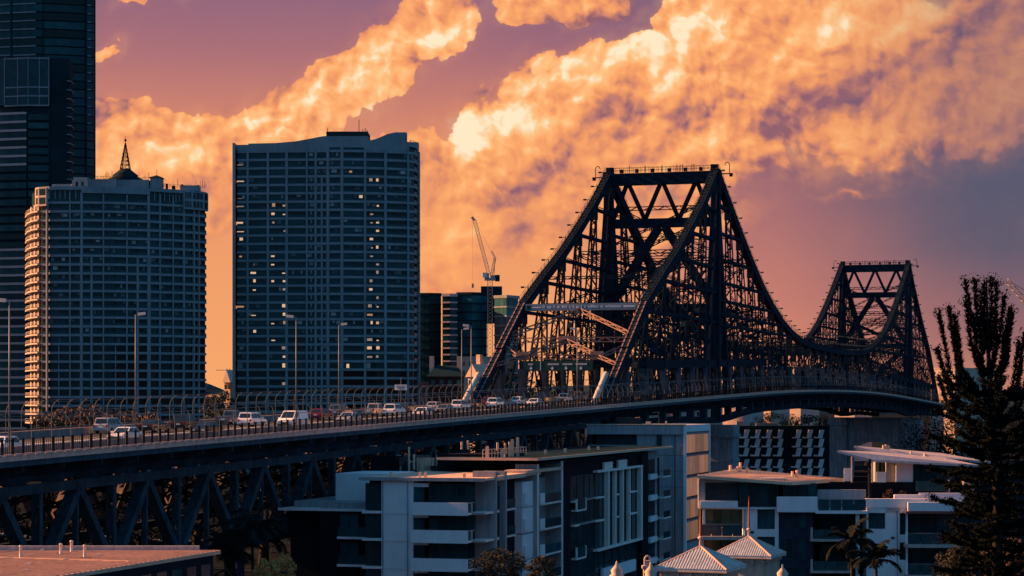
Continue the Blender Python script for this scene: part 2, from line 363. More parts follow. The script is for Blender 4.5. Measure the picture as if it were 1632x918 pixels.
def laced(mb, p, q, w, h, pitch=1.5, solid=False):
    """built-up member: two side plates joined by zigzag lacing on both faces, batten plates at the ends"""
    p, q = Vector(p), Vector(q); L = (q-p).length; d = (q-p)/L
    a = Vector(SIDE); a = (a-d*a.dot(d)).normalized(); b = d.cross(a)
    if solid:
        mb.bar(p, q, w, h*.86, SIDE); mb.bar(p, q, .12, h, SIDE, (w/2, 0)); mb.bar(p, q, .12, h, SIDE, (-w/2, 0)); return mb
    for s in (-1, 1): mb.bar(p, q, .11, h, SIDE, (s*(w/2-.055), 0))
    for s in (-1, 1):
        o = b*(s*h/2)
        for e0, e1 in ((0, 1.3), (L-1.3, L), (L/2-.6, L/2+.6)): mb.bar(p+d*e0+o, p+d*e1+o, w-.03, .06, SIDE)
    n = max(2, int(L/pitch)); x = 1
    for i in range(n):
        for s in (-1, 1):
            o = b*(s*h/2*.97)
            mb.bar(p+d*(L*i/n)+a*(x*w*.46)+o, p+d*(L*(i+1)/n)-a*(x*w*.46)+o, .05, .17, b)
        x = -x
    return mb
TA = [-90,-76,-62,-48,-36,-24,-12,0]
TM = [SPAN*i/26 for i in range(27)]
TF = [SPAN-t for t in TA[::-1]]
NODES = TA + TM[1:] + TF[1:]
for sx in (-1, 1):
    u = sx*HWT
    # top chord: solid box with open lacing under it, a walkway rail and small lamps along the top
    for a, b in zip(NODES, NODES[1:]):
        p, q = Vector((u, a, ztop(a))), Vector((u, b, ztop(b)))
        g = MB(); big = 1.7 if min(abs(a), abs(b-SPAN), abs(b), abs(a-SPAN)) < 70 else 1.3
        g.bar(p, q, 1.35, big, SIDE); d = (q-p).normalized(); nrm = Vector(SIDE).cross(d); nrm = nrm if nrm.z > 0 else -nrm
        for s in (-1, 1): g.bar(p+nrm*(big/2+.06), q+nrm*(big/2+.06), .18, .12, SIDE, (s*.62, 0))
        L = (q-p).length; n = max(2, int(L/1.4))
        for i in range(n): g.bar(p+d*(L*i/n)+nrm*(big/2+.08), p+d*(L*(i+.45)/n)+nrm*(big/2+.08), .8, .08, SIDE)
        end_post = (b <= -62 or a >= SPAN+62)
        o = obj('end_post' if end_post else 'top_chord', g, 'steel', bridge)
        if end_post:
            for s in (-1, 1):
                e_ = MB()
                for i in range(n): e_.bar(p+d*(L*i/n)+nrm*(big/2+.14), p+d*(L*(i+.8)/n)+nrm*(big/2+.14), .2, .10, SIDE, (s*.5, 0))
                obj('painted_edge_light', e_, 'portal_steel_sunlit', o, kind='stuff')  # pale strips paint sunlight along the dark end posts
        if not end_post:
            h = MB(); up = Vector((0,0,1))
            n = max(2, int(L/2.6))
            for i in range(n+1):
                b0 = p+d*(L*i/n)+nrm*(big/2)
                for s in (-.55, .55): h.bar(b0+Vector((s,0,0)), b0+Vector((s,0,0))+up*1.05, .06, .06)
            for s in (-.55, .55):
                for hh in (.55, 1.05): h.bar(p+nrm*(big/2)+up*hh+Vector((s,0,0)), q+nrm*(big/2)+up*hh+Vector((s,0,0)), .05, .05)
            m_ = max(1, round(L/7))
            for i in range(m_):
                b0 = p+d*(L*(i+.5)/m_)+nrm*(big/2)
                h.bar(b0, b0+up*1.5, .1, .1); h.bar(b0+up*1.45, b0+up*1.45+Vector((sx*.95,-.3,0)), .10, .10); h.bar(b0+up*1.42+Vector((sx*.6,-.2,0)), b0+up*1.42+Vector((sx*1.25,-.4,0)), .32, .18)
            obj('handrail', h, 'steel', o)
    # bottom chord
    for a, b in zip(NODES, NODES[1:]):
        obj('bottom_chord', MB().bar((u,a,zbot(a)), (u,b,zbot(b)), 1.2, 1.3, SIDE), 'steel', bridge)
    # posts, gussets and diagonals
    for i, t in enumerate(NODES):
        zt, zb = ztop(t), zbot(t)
        tower = t in (0, SPAN)
        g = MB()
        if tower: laced(g, (u,t,zb), (u,t,zt), 1.7, 1.9, solid=True)
        elif zt-zb > 3: laced(g, (u,t,zb), (u,t,zt), 1.15, .95)
        if not tower and zt-zb > 3:
            g.bar((u,t,zt-3.2), (u,t,zt-.5), 1.22, 1.9, SIDE); pass
        if tower:
            g.bar((u,t,zt-4.5), (u,t,zt+.6), 1.9, 2.8, SIDE)
        if g.v: obj('tower_post' if tower else 'post', g, 'steel', bridge)
        if zt-zb > 12: obj('post_casing', MB().bar((u,t,zb+.2), (u,t,min(deck(t)+6.2, zt-3.4)), 1.3, 1.75 if not tower else 2.3, SIDE), 'steel_teal', bridge)
    for a, b in zip(NODES, NODES[1:]):
        if ztop(a)-deck(a) > 10.5 and ztop(b)-deck(b) > 10.5 and (b <= 50 or a >= SPAN-50): obj('mid_girder', MB().bar((u,a,deck(a)+6.9), (u,b,deck(b)+6.9), 1.0, 1.5, SIDE), 'steel', bridge)
    def arm(nodes):       # nodes run from the far end up to the tower: Pratt diagonals and level sub-struts
        for a, b in zip(nodes, nodes[1:]):
            if ztop(b)-zbot(b) < 4: continue
            near_tower = (b == nodes[-1])
            g = MB(); laced(g, (u,a,zbot(a)+.5), (u,b,ztop(b)-1.5), 1.1, 1.6 if near_tower else .9, solid=near_tower)
            obj('diagonal', g, 'steel', bridge)
            zm = (deck(b)+6 + ztop(a))/2
            if ztop(a) - deck(a) > 13:      # counter-diagonal of the subdivided panel
                g = MB(); laced(g, (u,b,zbot(b)+.6), (u,(a+b)/2,(zbot(a)+ztop(b))/2), .9, .7); obj('sub_diagonal', g, 'steel', bridge)
        for a in nodes[:-1]:
            if ztop(a)-deck(a) > 13:
                g = MB()
                for s in (-.42, .42):
                    g.bar((u+s,a,ztop(a)-1.0), (u+s,nodes[-1],ztop(a)-1.0), .12, .55, SIDE)
                L = abs(nodes[-1]-a); n = int(L/1.6); x = 1
                for k in range(n):
                    y0, y1 = a+(nodes[-1]-a)*k/n, a+(nodes[-1]-a)*(k+1)/n
                    g.bar((u+x*.4,y0,ztop(a)-.75), (u-x*.4,y1,ztop(a)-.75), .14, .05); x = -x
                obj('level_strut', g, 'steel', bridge)
    arm(TA); arm(TF[::-1]); arm([t for t in TM if t <= 98][::-1]); arm([t for t in TM if t >= SPAN-98])
    for a, b in zip(TM, TM[1:]):
        if 98 <= (a+b)/2 <= SPAN-98:
            k = TM.index(a); p0, p1 = ((u,a,zbot(a)+.5), (u,b,ztop(b)-.6)) if k % 2 else ((u,a,ztop(a)-.6), (u,b,zbot(b)+.5))
            g = MB(); laced(g, p0, p1, 1.1, .9); obj('diagonal', g, 'steel', bridge)
# portal frames at the two towers
def cross(z, t, w=.5, h=1.0, lat=True, u0=-HWT, u1=HWT, z1=None, t1=None):
    """laced strut from truss to truss"""
    g = MB(); z1 = z if z1 is None else z1; t1 = t if t1 is None else t1
    p, q = Vector((u0,t,z)), Vector((u1,t1,z1)); d = (q-p).normalized(); L = (q-p).length
    v = Vector((0,1,0)); v = (v-d*v.dot(d)).normalized(); b = d.cross(v)
    if not lat: g.bar(p, q, w, h, v); return g
    for s in (-1, 1): g.bar(p, q, w, .16, v, (0, s*(h/2-.08)))
    n = max(2, int(L/1.5)); x = 1
    for i in range(n):
        for s in (-1, 1): g.bar(p+d*(L*i/n)+b*(x*h*.42)+v*(s*w*.45), p+d*(L*(i+1)/n)-b*(x*h*.42)+v*(s*w*.45), .06, .15, v)
        x = -x
    return g
for t in (0.0, SPAN):
    zt = ztop(t)
    obj('portal_beam', cross(zt-.9, t, 1.6, 2.5, lat=False), 'steel', bridge)
    obj('portal_beam', cross(zt-10.2, t, 1.4, 1.9, lat=False), 'steel', bridge)
    for s in (-1, 1):
        for ub_, ut_ in ((3.65, .35), (3.65, 7.1), (10.6, 7.6)): obj('portal_brace', cross(zt-9.5, t, .8, .8, lat=False, u0=s*ub_, u1=s*ut_, z1=zt-2.0), 'steel', bridge)
    for s in (-1, 1):
        obj('portal_leg_brace', cross(zt-11, t, 1.2, 1.7, lat=False, u0=s*.6, u1=s*HWT, z1=zt-28), 'steel', bridge)
        obj('portal_leg_brace', cross(zt-27.5, t, 1.0, 1.3, lat=False, u0=s*HWT, u1=0, z1=zt-38), 'steel', bridge)
    obj('portal_beam', cross(zt-28, t, 1.2, 1.6, lat=False), 'steel', bridge)
    obj('portal_beam', cross(deck(t)+7.4, t, 1.2, 1.6, lat=False), 'steel', bridge)
    # railed gallery on top with lamps and hooked poles at the corners
    g = MB(); zb = zt+.4
    for uu in [x*.9 for x in range(-12, 13)]:
        for s in (-.7, .7): g.bar((uu,t+s,zb), (uu,t+s,zb+1.15), .06, .06)
    for s in (-.7, .7):
        for hh in (.6, 1.15): g.bar((-11,t+s,zb+hh), (11,t+s,zb+hh), .06, .06)
    for uu in (-8.5,-5.2,-1.8,1.8,5.2,8.5): g.bx(uu-.35, uu+.35, t-1.1, t-.6, zb, zb+.75)
    for uu in (-6.8,-3.4,.2,3.4,4.1,4.6,6.6,7.0): g.bx(uu-.06, uu+.06, t-.9, t-.8, zb, zb+1.5)
    obj('gallery_rail', g, 'steel', bridge)
    for s in (-1, 1):
        g = MB(); g.bx(s*11.2-.7, s*11.2+.7, t-.7, t+.7, zt+.3, zt+1.7)
        g.bar((s*HWT,t,zt-.3), (s*(HWT+3.6),t,zt-.3), .22, .22); g.bx(s*(HWT+3.2)-.3, s*(HWT+3.2)+.3, t-.3, t+.3, zt-.9, zt-.3)
        pts = [(s*(HWT+2.9),t,zt-.3), (s*(HWT+2.9),t,zt+1.5)] + [(s*(HWT+2.9)-s*.5*(1-math.cos(k*math.pi/5)),t,zt+1.5+.6*math.sin(k*math.pi/5)) for k in range(1,6)]
        g.tube(pts, .085, 6); obj('corner_mast', g, 'steel', bridge)
# sway frames between the trusses and laterals in the plane of the top chords
for i, t in enumerate(NODES):
    if t in (0.0, SPAN) or not (-61 < t < SPAN+61) : continue
    zt = ztop(t); cl = deck(t)+7.2
    obj('sway_strut', cross(zt-.2, t, .5, .6 if t < 0 else .9), 'steel', bridge) if not (-40 < t < 0 or SPAN-40 < t < SPAN) else None
    if zt-cl > 6:
        obj('sway_strut', cross(cl, t, .6, 1.2), 'steel', bridge)
        zz = cl
        while zt-zz > 7:
            z2 = min(zt, zz+11)
            obj('sway_brace', cross(zz+.3, t, .35, .55, z1=z2-.4), 'steel', bridge); obj('sway_brace', cross(z2-.4, t, .35, .55, z1=zz+.3), 'steel', bridge)
            if z2 < zt-3: obj('sway_strut', cross(z2, t, .5, .8), 'steel', bridge)
            zz = z2
for a, b in zip(NODES, NODES[1:]):
    if a < 50 or b > SPAN-50: continue
    obj('lateral_brace', cross(ztop(a), a, .4, .45, z1=ztop(b), t1=b), 'steel', bridge)
    obj('lateral_brace', cross(ztop(b), b, .4, .45, z1=ztop(a), t1=a), 'steel', bridge)
# end portals in the plane of the sloping end posts
for base, sg in ((-90.0, 1), (SPAN+90.0, -1)):
    def ep(s): return base+sg*28*s, ZC+.3+17.5*s
    def pb(s0, u0, s1, u1, h=.8, lat=True): t0, z0 = ep(s0); t1, z1 = ep(s1); return cross(z0, t0, .7, h, lat, u0, u1, z1, t1)
    pm = 'portal_steel_sunlit'
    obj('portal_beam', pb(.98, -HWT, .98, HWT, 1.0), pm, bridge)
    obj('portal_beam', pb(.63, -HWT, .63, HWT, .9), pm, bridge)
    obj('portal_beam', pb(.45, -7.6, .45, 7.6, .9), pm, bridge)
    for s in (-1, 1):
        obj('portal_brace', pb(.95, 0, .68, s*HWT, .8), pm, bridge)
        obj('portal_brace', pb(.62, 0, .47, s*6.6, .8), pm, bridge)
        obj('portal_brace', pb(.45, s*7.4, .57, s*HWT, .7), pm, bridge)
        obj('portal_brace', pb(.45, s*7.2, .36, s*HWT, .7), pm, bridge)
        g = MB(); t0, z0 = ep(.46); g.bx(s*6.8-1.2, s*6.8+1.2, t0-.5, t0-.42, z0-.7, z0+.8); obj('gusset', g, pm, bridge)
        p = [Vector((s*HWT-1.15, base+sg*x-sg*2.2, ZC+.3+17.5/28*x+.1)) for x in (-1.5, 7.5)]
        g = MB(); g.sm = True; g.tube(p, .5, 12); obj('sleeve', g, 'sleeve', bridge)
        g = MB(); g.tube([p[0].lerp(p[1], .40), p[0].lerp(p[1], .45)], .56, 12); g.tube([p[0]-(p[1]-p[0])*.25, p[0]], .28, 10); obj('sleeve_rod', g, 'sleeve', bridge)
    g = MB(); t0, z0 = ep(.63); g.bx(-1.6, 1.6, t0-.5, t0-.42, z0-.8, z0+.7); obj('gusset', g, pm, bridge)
# banner across the knuckles of the near portal, with small lettering
ban = thing('portal_banner', 'long narrow blue banner with pale lettering hung across the near bridge portal', 'banner', (BR.O.x, BR.O.y, 0), -BR.yaw)
t0, z0 = -63.2, ZC+17.6
obj('cloth', B(-HWT+.9, HWT-.5, t0-.1, t0, z0-.62, z0+.62), 'banner', ban)
g = MB(); rr = random.Random(3); x = -HWT+4.2
while x < HWT-4.0:
    w = rr.uniform(.08,.2); g.bx(x, x+w, t0-.125, t0-.1, z0-.2, z0+rr.choice((.16,.16,.3))); x += w+rr.choice((.12,.12,.14,.5))
g.bx(-HWT+2.2, -HWT+3.9, t0-.125, t0-.1, z0-.12, z0+.05); g.bx(HWT-3.6, HWT-1.4, t0-.125, t0-.1, z0-.15, z0+.12)
obj('lettering', g, 'sign_white', ban); obj('emblem', B(-HWT+1.2, -HWT+1.9, t0-.125, t0-.1, z0-.4, z0+.4), 'sign_green', ban)
# lane sign gantry under the portal
sg_ = thing('lane_sign', 'dark overhead lane sign with white down arrows under the bridge portal', 'sign', (BR.O.x, BR.O.y, 0), -BR.yaw)
t0 = -79.0; z0 = ZC+6.6
obj('board', B(-6.2, 6.4, t0, t0+.2, z0-.9, z0+.9), 'sign_green', sg_)
for k, uu in enumerate((-4.8, -.9, 1.6, 4.3)):
    g = MB(); g.extrude([(uu-.3,t0-.03,z0-.35),(uu,t0-.03,z0-.75),(uu+.3,t0-.03,z0-.35)], (0,.025,0)); g.bx(uu-.08, uu+.08, t0-.03, t0-.005, z0-.4, z0-.1); obj('arrow', g, 'sign_white', sg_)
g = MB()
for uu, n in ((-5.3, 4), (-1.7, 9), (1.0, 8), (3.4, 9)):
    for k in range(n): g.bx(uu+k*.23, uu+k*.23+.13, t0-.03, t0-.005, z0+.12, z0+.42)
obj('lettering', g, 'sign_white', sg_); obj('divider', B(-3.1,-3.0,t0-.03,t0-.005,z0-.8,z0+.8), 'sign_white', sg_)
g = MB()
for uu in (-5, 0, 5): g.bx(uu-.1, uu+.1, t0+.2, t0+.35, z0-.9, z0+2)
obj('hanger', g, 'steel', sg_)
# ------------------------------------------------------------------ deck: one road from the near approach to the far end
T0, T1, DT = -330.0, 420.0, 7.5
def strip(mb, u0, u1, zo0, zo1, a=T0, b=T1):
    n = int((b-a)/DT)
    for i in range(n):
        t, s = a+(b-a)*i/n, a+(b-a)*(i+1)/n; z, y = deck(t), deck(s)
        mb.add([(u0,t,z+zo0),(u1,t,z+zo0),(u1,s,y+zo0),(u0,s,y+zo0),(u0,t,z+zo1),(u1,t,z+zo1),(u1,s,y+zo1),(u0,s,y+zo1)],
               [(0,3,2,1),(4,5,6,7),(1,2,6,5),(3,0,4,7)] + ([(0,1,5,4)] if i == 0 else []) + ([(2,3,7,6)] if i == n-1 else []))
    return mb
def bstruct(name, mb, mt):
    o = obj(name, mb, mt, None, (BR.O.x, BR.O.y, 0), (0,0,-BR.yaw), kind='structure'); return o
road = bstruct('road', strip(MB(), -10.2, 10.2, -.45, 0), 'asphalt')
g = MB()
for uu in (-6.9,-3.5,3.5,6.9):
    t = T0+2
    while t < 20: g.add([(uu-.07,t,deck(t)+.006),(uu+.07,t,deck(t)+.006),(uu+.07,t+3,deck(t+3)+.006),(uu-.07,t+3,deck(t+3)+.006)], [(0,1,2,3)]); t += 12
obj('lane_marking', g, 'road_paint', road, kind='stuff')
obj('median_line', strip(MB(), -.2, .2, .004, .10, T0, 100), 'road_paint', road)
bstruct('footpath_right', strip(MB(), 12.3, KERB, -.4, .16), 'concrete'); bstruct('footpath_left', strip(MB(), -KERB, -12.3, -.4, .16), 'concrete')
kr = bstruct('kerb_right', strip(MB(), KERB, KERB+.35, -.02, .42), 'kerb'); bstruct('kerb_left', strip(MB(), -KERB-.35, -KERB, -.02, .42), 'kerb')
for sx, nm in ((-1,'barrier_left'),(1,'barrier_right')): bstruct(nm, strip(MB(), sx*10.25-.15, sx*10.25+.15, 0, .75, T0, T1), 'concrete')
# girders and brackets under the deck
appr = BR.thing('approach_viaduct', 'dark steel approach viaduct with V-braced deck trusses carrying the road', 'viaduct')
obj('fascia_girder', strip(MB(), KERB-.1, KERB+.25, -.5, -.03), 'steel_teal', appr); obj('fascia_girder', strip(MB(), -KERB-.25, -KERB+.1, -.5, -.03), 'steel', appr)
for uu in (-13.2, -8, -4, 0, 4, 8, 13.2): obj('stringer', strip(MB(), uu-.2, uu+.2, -1.6, -.45), 'steel', appr)
t = T0; k = 0
while t < T1:
    z = deck(t); g = MB()
    g.extrude([(-KERB+.3,t,z-.55),(-KERB+.3,t,z-.95),(-11,t,z-2.6),(11,t,z-2.6),(KERB-.3,t,z-.95),(KERB-.3,t,z-.55)], (0,.3,0)); obj('floor_beam', g, 'steel_teal', appr); t += 6.8
UW = 11.0
def low(t): return deck(t)-11.2
PANEL = 6.8
n_ = int((-92-(-320))/PANEL); ts = [-320+PANEL*i for i in range(n_+1)]
off_ = 1                               # apex nodes are the odd ones
for sx in (-1, 1):
    u = sx*UW
    obj('deck_truss_chord', strip(MB(), u-.45, u+.45, -3.4, -2.6, -320, -92), 'steel_teal', appr)
    obj('deck_truss_chord', strip(MB(), u-.4, u+.4, -11.6, -10.8, -320, -92), 'steel', appr)
    for i, t in enumerate(ts):
        zt, zb = deck(t)-3.0, low(t)
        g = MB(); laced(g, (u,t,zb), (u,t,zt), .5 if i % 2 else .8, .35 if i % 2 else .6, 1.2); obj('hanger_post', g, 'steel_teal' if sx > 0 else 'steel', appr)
        if i+1 < len(ts):
            s = ts[i+1]
            p, q = ((u,t,zb), (u,s,deck(s)-3.2)) if i % 2 == 0 else ((u,t,zt-.2), (u,s,low(s)))
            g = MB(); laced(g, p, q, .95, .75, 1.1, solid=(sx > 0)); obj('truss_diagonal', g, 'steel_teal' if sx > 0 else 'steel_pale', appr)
    for i, t in enumerate(ts[::2]):
        if sx > 0:
            g = MB(); laced_ = cross(low(t)+.3, t, .4, .5, u0=-UW, u1=UW, z1=deck(t)-3.4); obj('cross_brace', laced_, 'steel', appr)
            obj('cross_brace', cross(deck(t)-3.4, t, .4, .5, u0=-UW, u1=UW, z1=low(t)+.3), 'steel', appr)
for t in (-320, -238.4, -156.8, -92):
    for sx in (-1, 1): obj('trestle_leg', laced(MB(), (sx*UW, t, 0), (sx*UW, t, low(t)-.4), 1.6, 1.6, 1.6), 'steel', appr)
    obj('trestle_strut', cross(low(t)-3, t, .6, .9), 'steel', appr)
# bridge piers of concrete
def bridge_pier(t, label):
    pr = BR.thing('bridge_pier', label, 'pier', 'piers of the big bridge')
    zt = zbot(t)-1.0
    g = MB(); n = 14; hw, ah = 7.6, zt-8.5
    pts = [(-hw, t-2.2, 0)] + [(-hw*math.cos(math.pi*k/n), t-2.2, ah+hw*.55*math.sin(math.pi*k/n)-hw*.55+.0) for k in range(n+1)] + [(hw, t-2.2, 0)]
    poly = [(-11.5,t-2.2,0)] + pts + [(11.5,t-2.2,0), (11.5,t-2.2,zt-.8), (-11.5,t-2.2,zt-.8)]
    # spandrel built as strips so that the arch opening stays open
    cs = [-11.5] + [-hw*math.cos(math.pi*k/n) for k in range(n+1)] + [11.5]
    for a, b in zip(cs, cs[1:]):
        mid = (a+b)/2
        za = 0 if abs(mid) > hw-.01 else ah - hw*.55 + hw*.55*math.sqrt(max(0, 1-(mid/hw)**2))
        g.bx(a, b, t-2.2, t+2.2, za, zt-.8)
    obj('arch_wall', g, 'pier', pr)
    for s in (-1, 1):
        obj('column', B(s*12.6-3.1, s*12.6+3.1, t-3.2, t+3.2, 0, zt-2.6), 'pier', pr)
        obj('capital', B(s*12.6-3.5, s*12.6+3.5, t-3.6, t+3.6, zt-2.6, zt-1.9), 'pier', pr)
        obj('bearing_block', B(s*12.6-3.2, s*12.6+3.2, t-3.3, t+3.3, zt-1.9, zt), 'pier', pr)
        obj('band', B(s*12.6-3.25, s*12.6+3.25, t-3.35, t+3.35, zt-7.6, zt-6.9), 'pier', pr)
    obj('coping', B(-9.1, 9.1, t-2.5, t+2.5, zt-.8, zt), 'pier', pr)
bridge_pier(0.0, 'grey concrete pier under the nearer bridge peak beside the glow-painted glass corner')
bridge_pier(SPAN, 'wide grey concrete pier with arched opening under the farther bridge peak')
# ------------------------------------------------------------------ footpath fences: curved hoops, rails, balusters
def fence(sx, label):
    fe = BR.thing('footpath_fence', label, 'fence', 'curved fences along the bridge footpaths')
    u0 = sx*(KERB+.05)
    g = MB(); pts = [(0,0,0),(0,0,1.2),(0,0,2.0)] + [(-sx*1.25*(1-math.cos(a)),0,2.0+1.35*math.sin(a)) for a in (.3,.6,.9,1.2,1.5)]
    g.tube(pts, .038, 5); hm = g.mesh('hoop', 'hoop')
    t = -318.0
    while t < 410: obj('hoop', hm, None, fe, (u0, t, deck(t)+.42)); t += 3.3
    g = MB()
    for (du, zo, th) in ((0,1.25,.045),(0,.25,.035),(0,2.0,.03),(-.75,3.1,.03),(-1.2,3.33,.045)):
        for i in range(int((T1-T0)/DT)):
            a, b = T0+i*DT, T0+(i+1)*DT
            g.bar((u0+sx*du,a,deck(a)+.42+zo), (u0+sx*du,b,deck(b)+.42+zo), th*1.6, th*1.6)
    obj('rail', g, 'hoop', fe)
    if sx > 0:
        pm_ = MB().bx(-.07,.07,-.09,.09,0,1.35).mesh('rail_post', 'rail'); bm_ = MB().bx(-.2,.2,-.62,.62,0,.16).mesh('kerb_block', 'kerb')
        t = -318.0; n = 0
        while t < 70 and n < 235:
            obj('rail_post', pm_, None, fe, (u0+.16, t, deck(t)+.42)); obj('kerb_block', bm_, None, fe, (u0+.22, t+.82, deck(t)+.42)) ; t += 1.65; n += 1
        g = MB()
        t2 = t
        while t2 < 410: g.bx(u0-.05,u0+.05,t2-.06,t2+.06,deck(t2)+.42,deck(t2)+1.7); t2 += 1.65
        obj('far_rail_posts', g, 'rail', fe, kind='stuff')
        g = MB(); t2 = -318.0
        while t2 < 60: g.bx(u0+.05,u0+.08,t2-.012,t2+.012,deck(t2)+.5,deck(t2)+1.62); t2 += .33
        obj('pickets', g, 'rail', fe, kind='stuff')
fence(1, 'curved hoop fence with black balusters on the near side of the roadway')
fence(-1, 'curved hoop fence on the far side of the roadway towards the towers')
# ------------------------------------------------------------------ street lamps
def street_lamp(px_, uu, h, label, arm=1):
    t = BR.v(px_, uu); c = Vector((BR.O.x+uu*BR.c+t*BR.s, BR.O.y-uu*BR.s+t*BR.c, deck(t)))
    l = thing('street_lamp', label, 'street lamp', c, -BR.yaw, 'street lamps on the bridge')
    g = MB(); g.sm = True; g.tube([(0,0,0),(0,0,h)], [.085,.05], 8); obj('pole', g, 'lamp_pole', l)
    obj('arm', MB().bar((0,0,h-.05), (-arm*.9,0,h+.05), .08, .08), 'lamp_pole', l)
    obj('lamp_head', MB().bar((-arm*.3,0,h+.06), (-arm*1.15,0,h+.14), .30, .14), 'lamp_head', l)
    obj('base_plate', B(-.25,.25,-.25,.25,0,.4), 'lamp_pole', l)
for a in ((15,KERB-.6,12.9,'tall grey street lamp cut by the picture edge beside the striped tower',1),
          (216,0,12.9,'slender street lamp standing before the curved balcony tower',-1),
          (472,KERB-.6,12.6,'street lamp beside the white van, before the wavy-roofed tower',1),
          (540,0,12.6,'thin street lamp before the middle of the wavy-roofed tower',-1),
          (736,0,12.6,'street lamp left of the pair below the crane',-1),
          (751,KERB-.6,12.4,'street lamp right of the pair below the crane',1),
          (920,KERB-.6,12.6,'street lamp in front of the bridge portal',1)): street_lamp(*a)
# ------------------------------------------------------------------ cars
def car(kind, paint, tt, uu, away, label, rack=False):
    z = deck(tt); c = Vector((BR.O.x+uu*BR.c+tt*BR.s, BR.O.y-uu*BR.s+tt*BR.c, z))
    r = (math.pi/2 - BR.yaw) + (0 if away else math.pi)
    t = thing('parked_car' if False else ('van' if kind == 'van' else 'pickup' if kind == 'ute' else 'car'), label, {'van':'van','ute':'pickup'}.get(kind, 'car'), c, r, 'vehicles in traffic on the bridge')
    P = {'suv':  dict(L=4.7, hw=.94, z0=.30, belt=1.02, hood=1.02, nose=.80, tail=1.0, cab=(-2.25,-2.0,.35,1.05), top=1.74),
         'sedan':dict(L=4.6, hw=.90, z0=.24, belt=.90, hood=.90, nose=.66, tail=.95, cab=(-1.75,-.95,.35,1.25), top=1.44),
         'hatch':dict(L=4.2, hw=.88, z0=.24, belt=.92, hood=.92, nose=.68, tail=.95, cab=(-2.0,-1.5,.3,1.15), top=1.50),
         'van':  dict(L=5.2, hw=.97, z0=.28, belt=1.15, hood=1.18, nose=.85, tail=1.15, cab=(-2.55,-2.45,1.0,1.95), top=2.05),
         'ute':  dict(L=5.2, hw=.95, z0=.38, belt=1.08, hood=1.10, nose=.85, tail=1.08, cab=(-.75,-.55,.55,1.3), top=1.80)}[kind]
    L, hw, z0, belt = P['L'], P['hw'], P['z0'], P['belt']; x0, x1, x2, x3 = P['cab']; top = P['top']; f = L/2
    prof = [(-f,z0+.12),(-f+.08,z0),(f-.15,z0),(f,z0+.15),(f,P['nose']-.1),(f-.12,P['nose']+.06),(x3+.05,P['hood']),(x3,belt),(x0,belt),(-f+.06,P['tail']),(-f,P['tail']-.15)]
    g = MB(); n = len(prof); mid = (z0+belt)/2
    def ring(y, k): return [(x*(1-.012*k), y, z+(.0 if k == 0 else 0)) for x, z in prof]
    rows = [ring(-hw+.09, 1), ring(-hw, 0) , ring(hw, 0), ring(hw-.09, 1)]
    rows[0] = [(x*.985, -hw+.10, z if z < mid else z+.02) for x, z in prof]; rows[3] = [(x*.985, hw-.10, z if z < mid else z+.02) for x, z in prof]
    rows[1] = [(x, -hw, z if z < mid else z-.06) for x, z in prof]; rows[2] = [(x, hw, z if z < mid else z-.06) for x, z in prof]
    order = [rows[1], rows[0], rows[3], rows[2]]
    vs = [p for r_ in order for p in r_]; fs = []
    for k in range(3):
        for i in range(n): j = (i+1) % n; fs.append((k*n+i, k*n+j, (k+1)*n+j, (k+1)*n+i))
    fs.append(tuple(range(n))); fs.append(tuple(3*n+i for i in range(n))[::-1])
    g.add(vs, fs)
    hr = hw-.20; hb = hw-.08            # greenhouse
    cab = [(x0,-hb,belt-.02),(x3,-hb,belt-.02),(x3,hb,belt-.02),(x0,hb,belt-.02),(x1,-hr,top),(x2,-hr,top),(x2,hr,top),(x1,hr,top)]
    g.add(cab, [(0,1,5,4),(1,2,6,5),(2,3,7,6),(3,0,4,7),(4,5,6,7)])
    g.bx(x1+.06, x2-.06, -hr+.08, hr-.08, top, top+.035)
    if kind == 'ute':
        for s in (-1,1): g.bx(-f+.05, x0, s*(hw-.06)-.05, s*(hw-.06)+.05, belt-.05, belt+.06)
        g.bx(-f+.02, -f+.1, -hw+.1, hw-.1, belt-.3, belt+.06)
    obj('body', g, 'paint_'+paint, t)
    V = [Vector(p) for p in cab]
    def pane(i, j, k, l, a, b, c_, d, nm):
        q = [V[i],V[j],V[k],V[l]]
        def bl(s, h): return (q[0].lerp(q[1], s)).lerp(q[3].lerp(q[2], s), h)
        pts = [bl(a,c_), bl(b,c_), bl(b,d), bl(a,d)]; nrm = (pts[1]-pts[0]).cross(pts[3]-pts[0]).normalized()
        obj(nm, MB().extrude([p-nrm*.01 for p in pts], nrm*.022), 'car_glass', t)
    pane(1,2,6,5,.06,.94,.10,.90,'windscreen'); pane(3,0,4,7,.08,.92,.15,.86,'rear_window')
    if kind == 'van': pane(0,1,5,4,.74,.97,.12,.85,'side_window'); pane(2,3,7,6,.03,.26,.12,.85,'side_window')
    else:
        for a, b in ((.05,.30),(.33,.62),(.65,.95)) if kind in ('suv',) else ((.06,.46),(.51,.94)):
            pane(0,1,5,4,a,b,.12,.85,'side_window'); pane(2,3,7,6,1-b,1-a,.12,.85,'side_window')
    wm = None
    for xx in (-f*.62, f*.62):
        for s in (-1,1):
            w = MB(); w.sm = False; w.tube([(xx,s*(hw-.2),.34),(xx,s*(hw+.02),.34)], .34, 14); wo = obj('wheel', w, 'tyre', t)
            obj('rim', MB().tube([(xx,s*(hw),.34),(xx,s*(hw+.035),.34)], .21, 10), 'rim', wo)
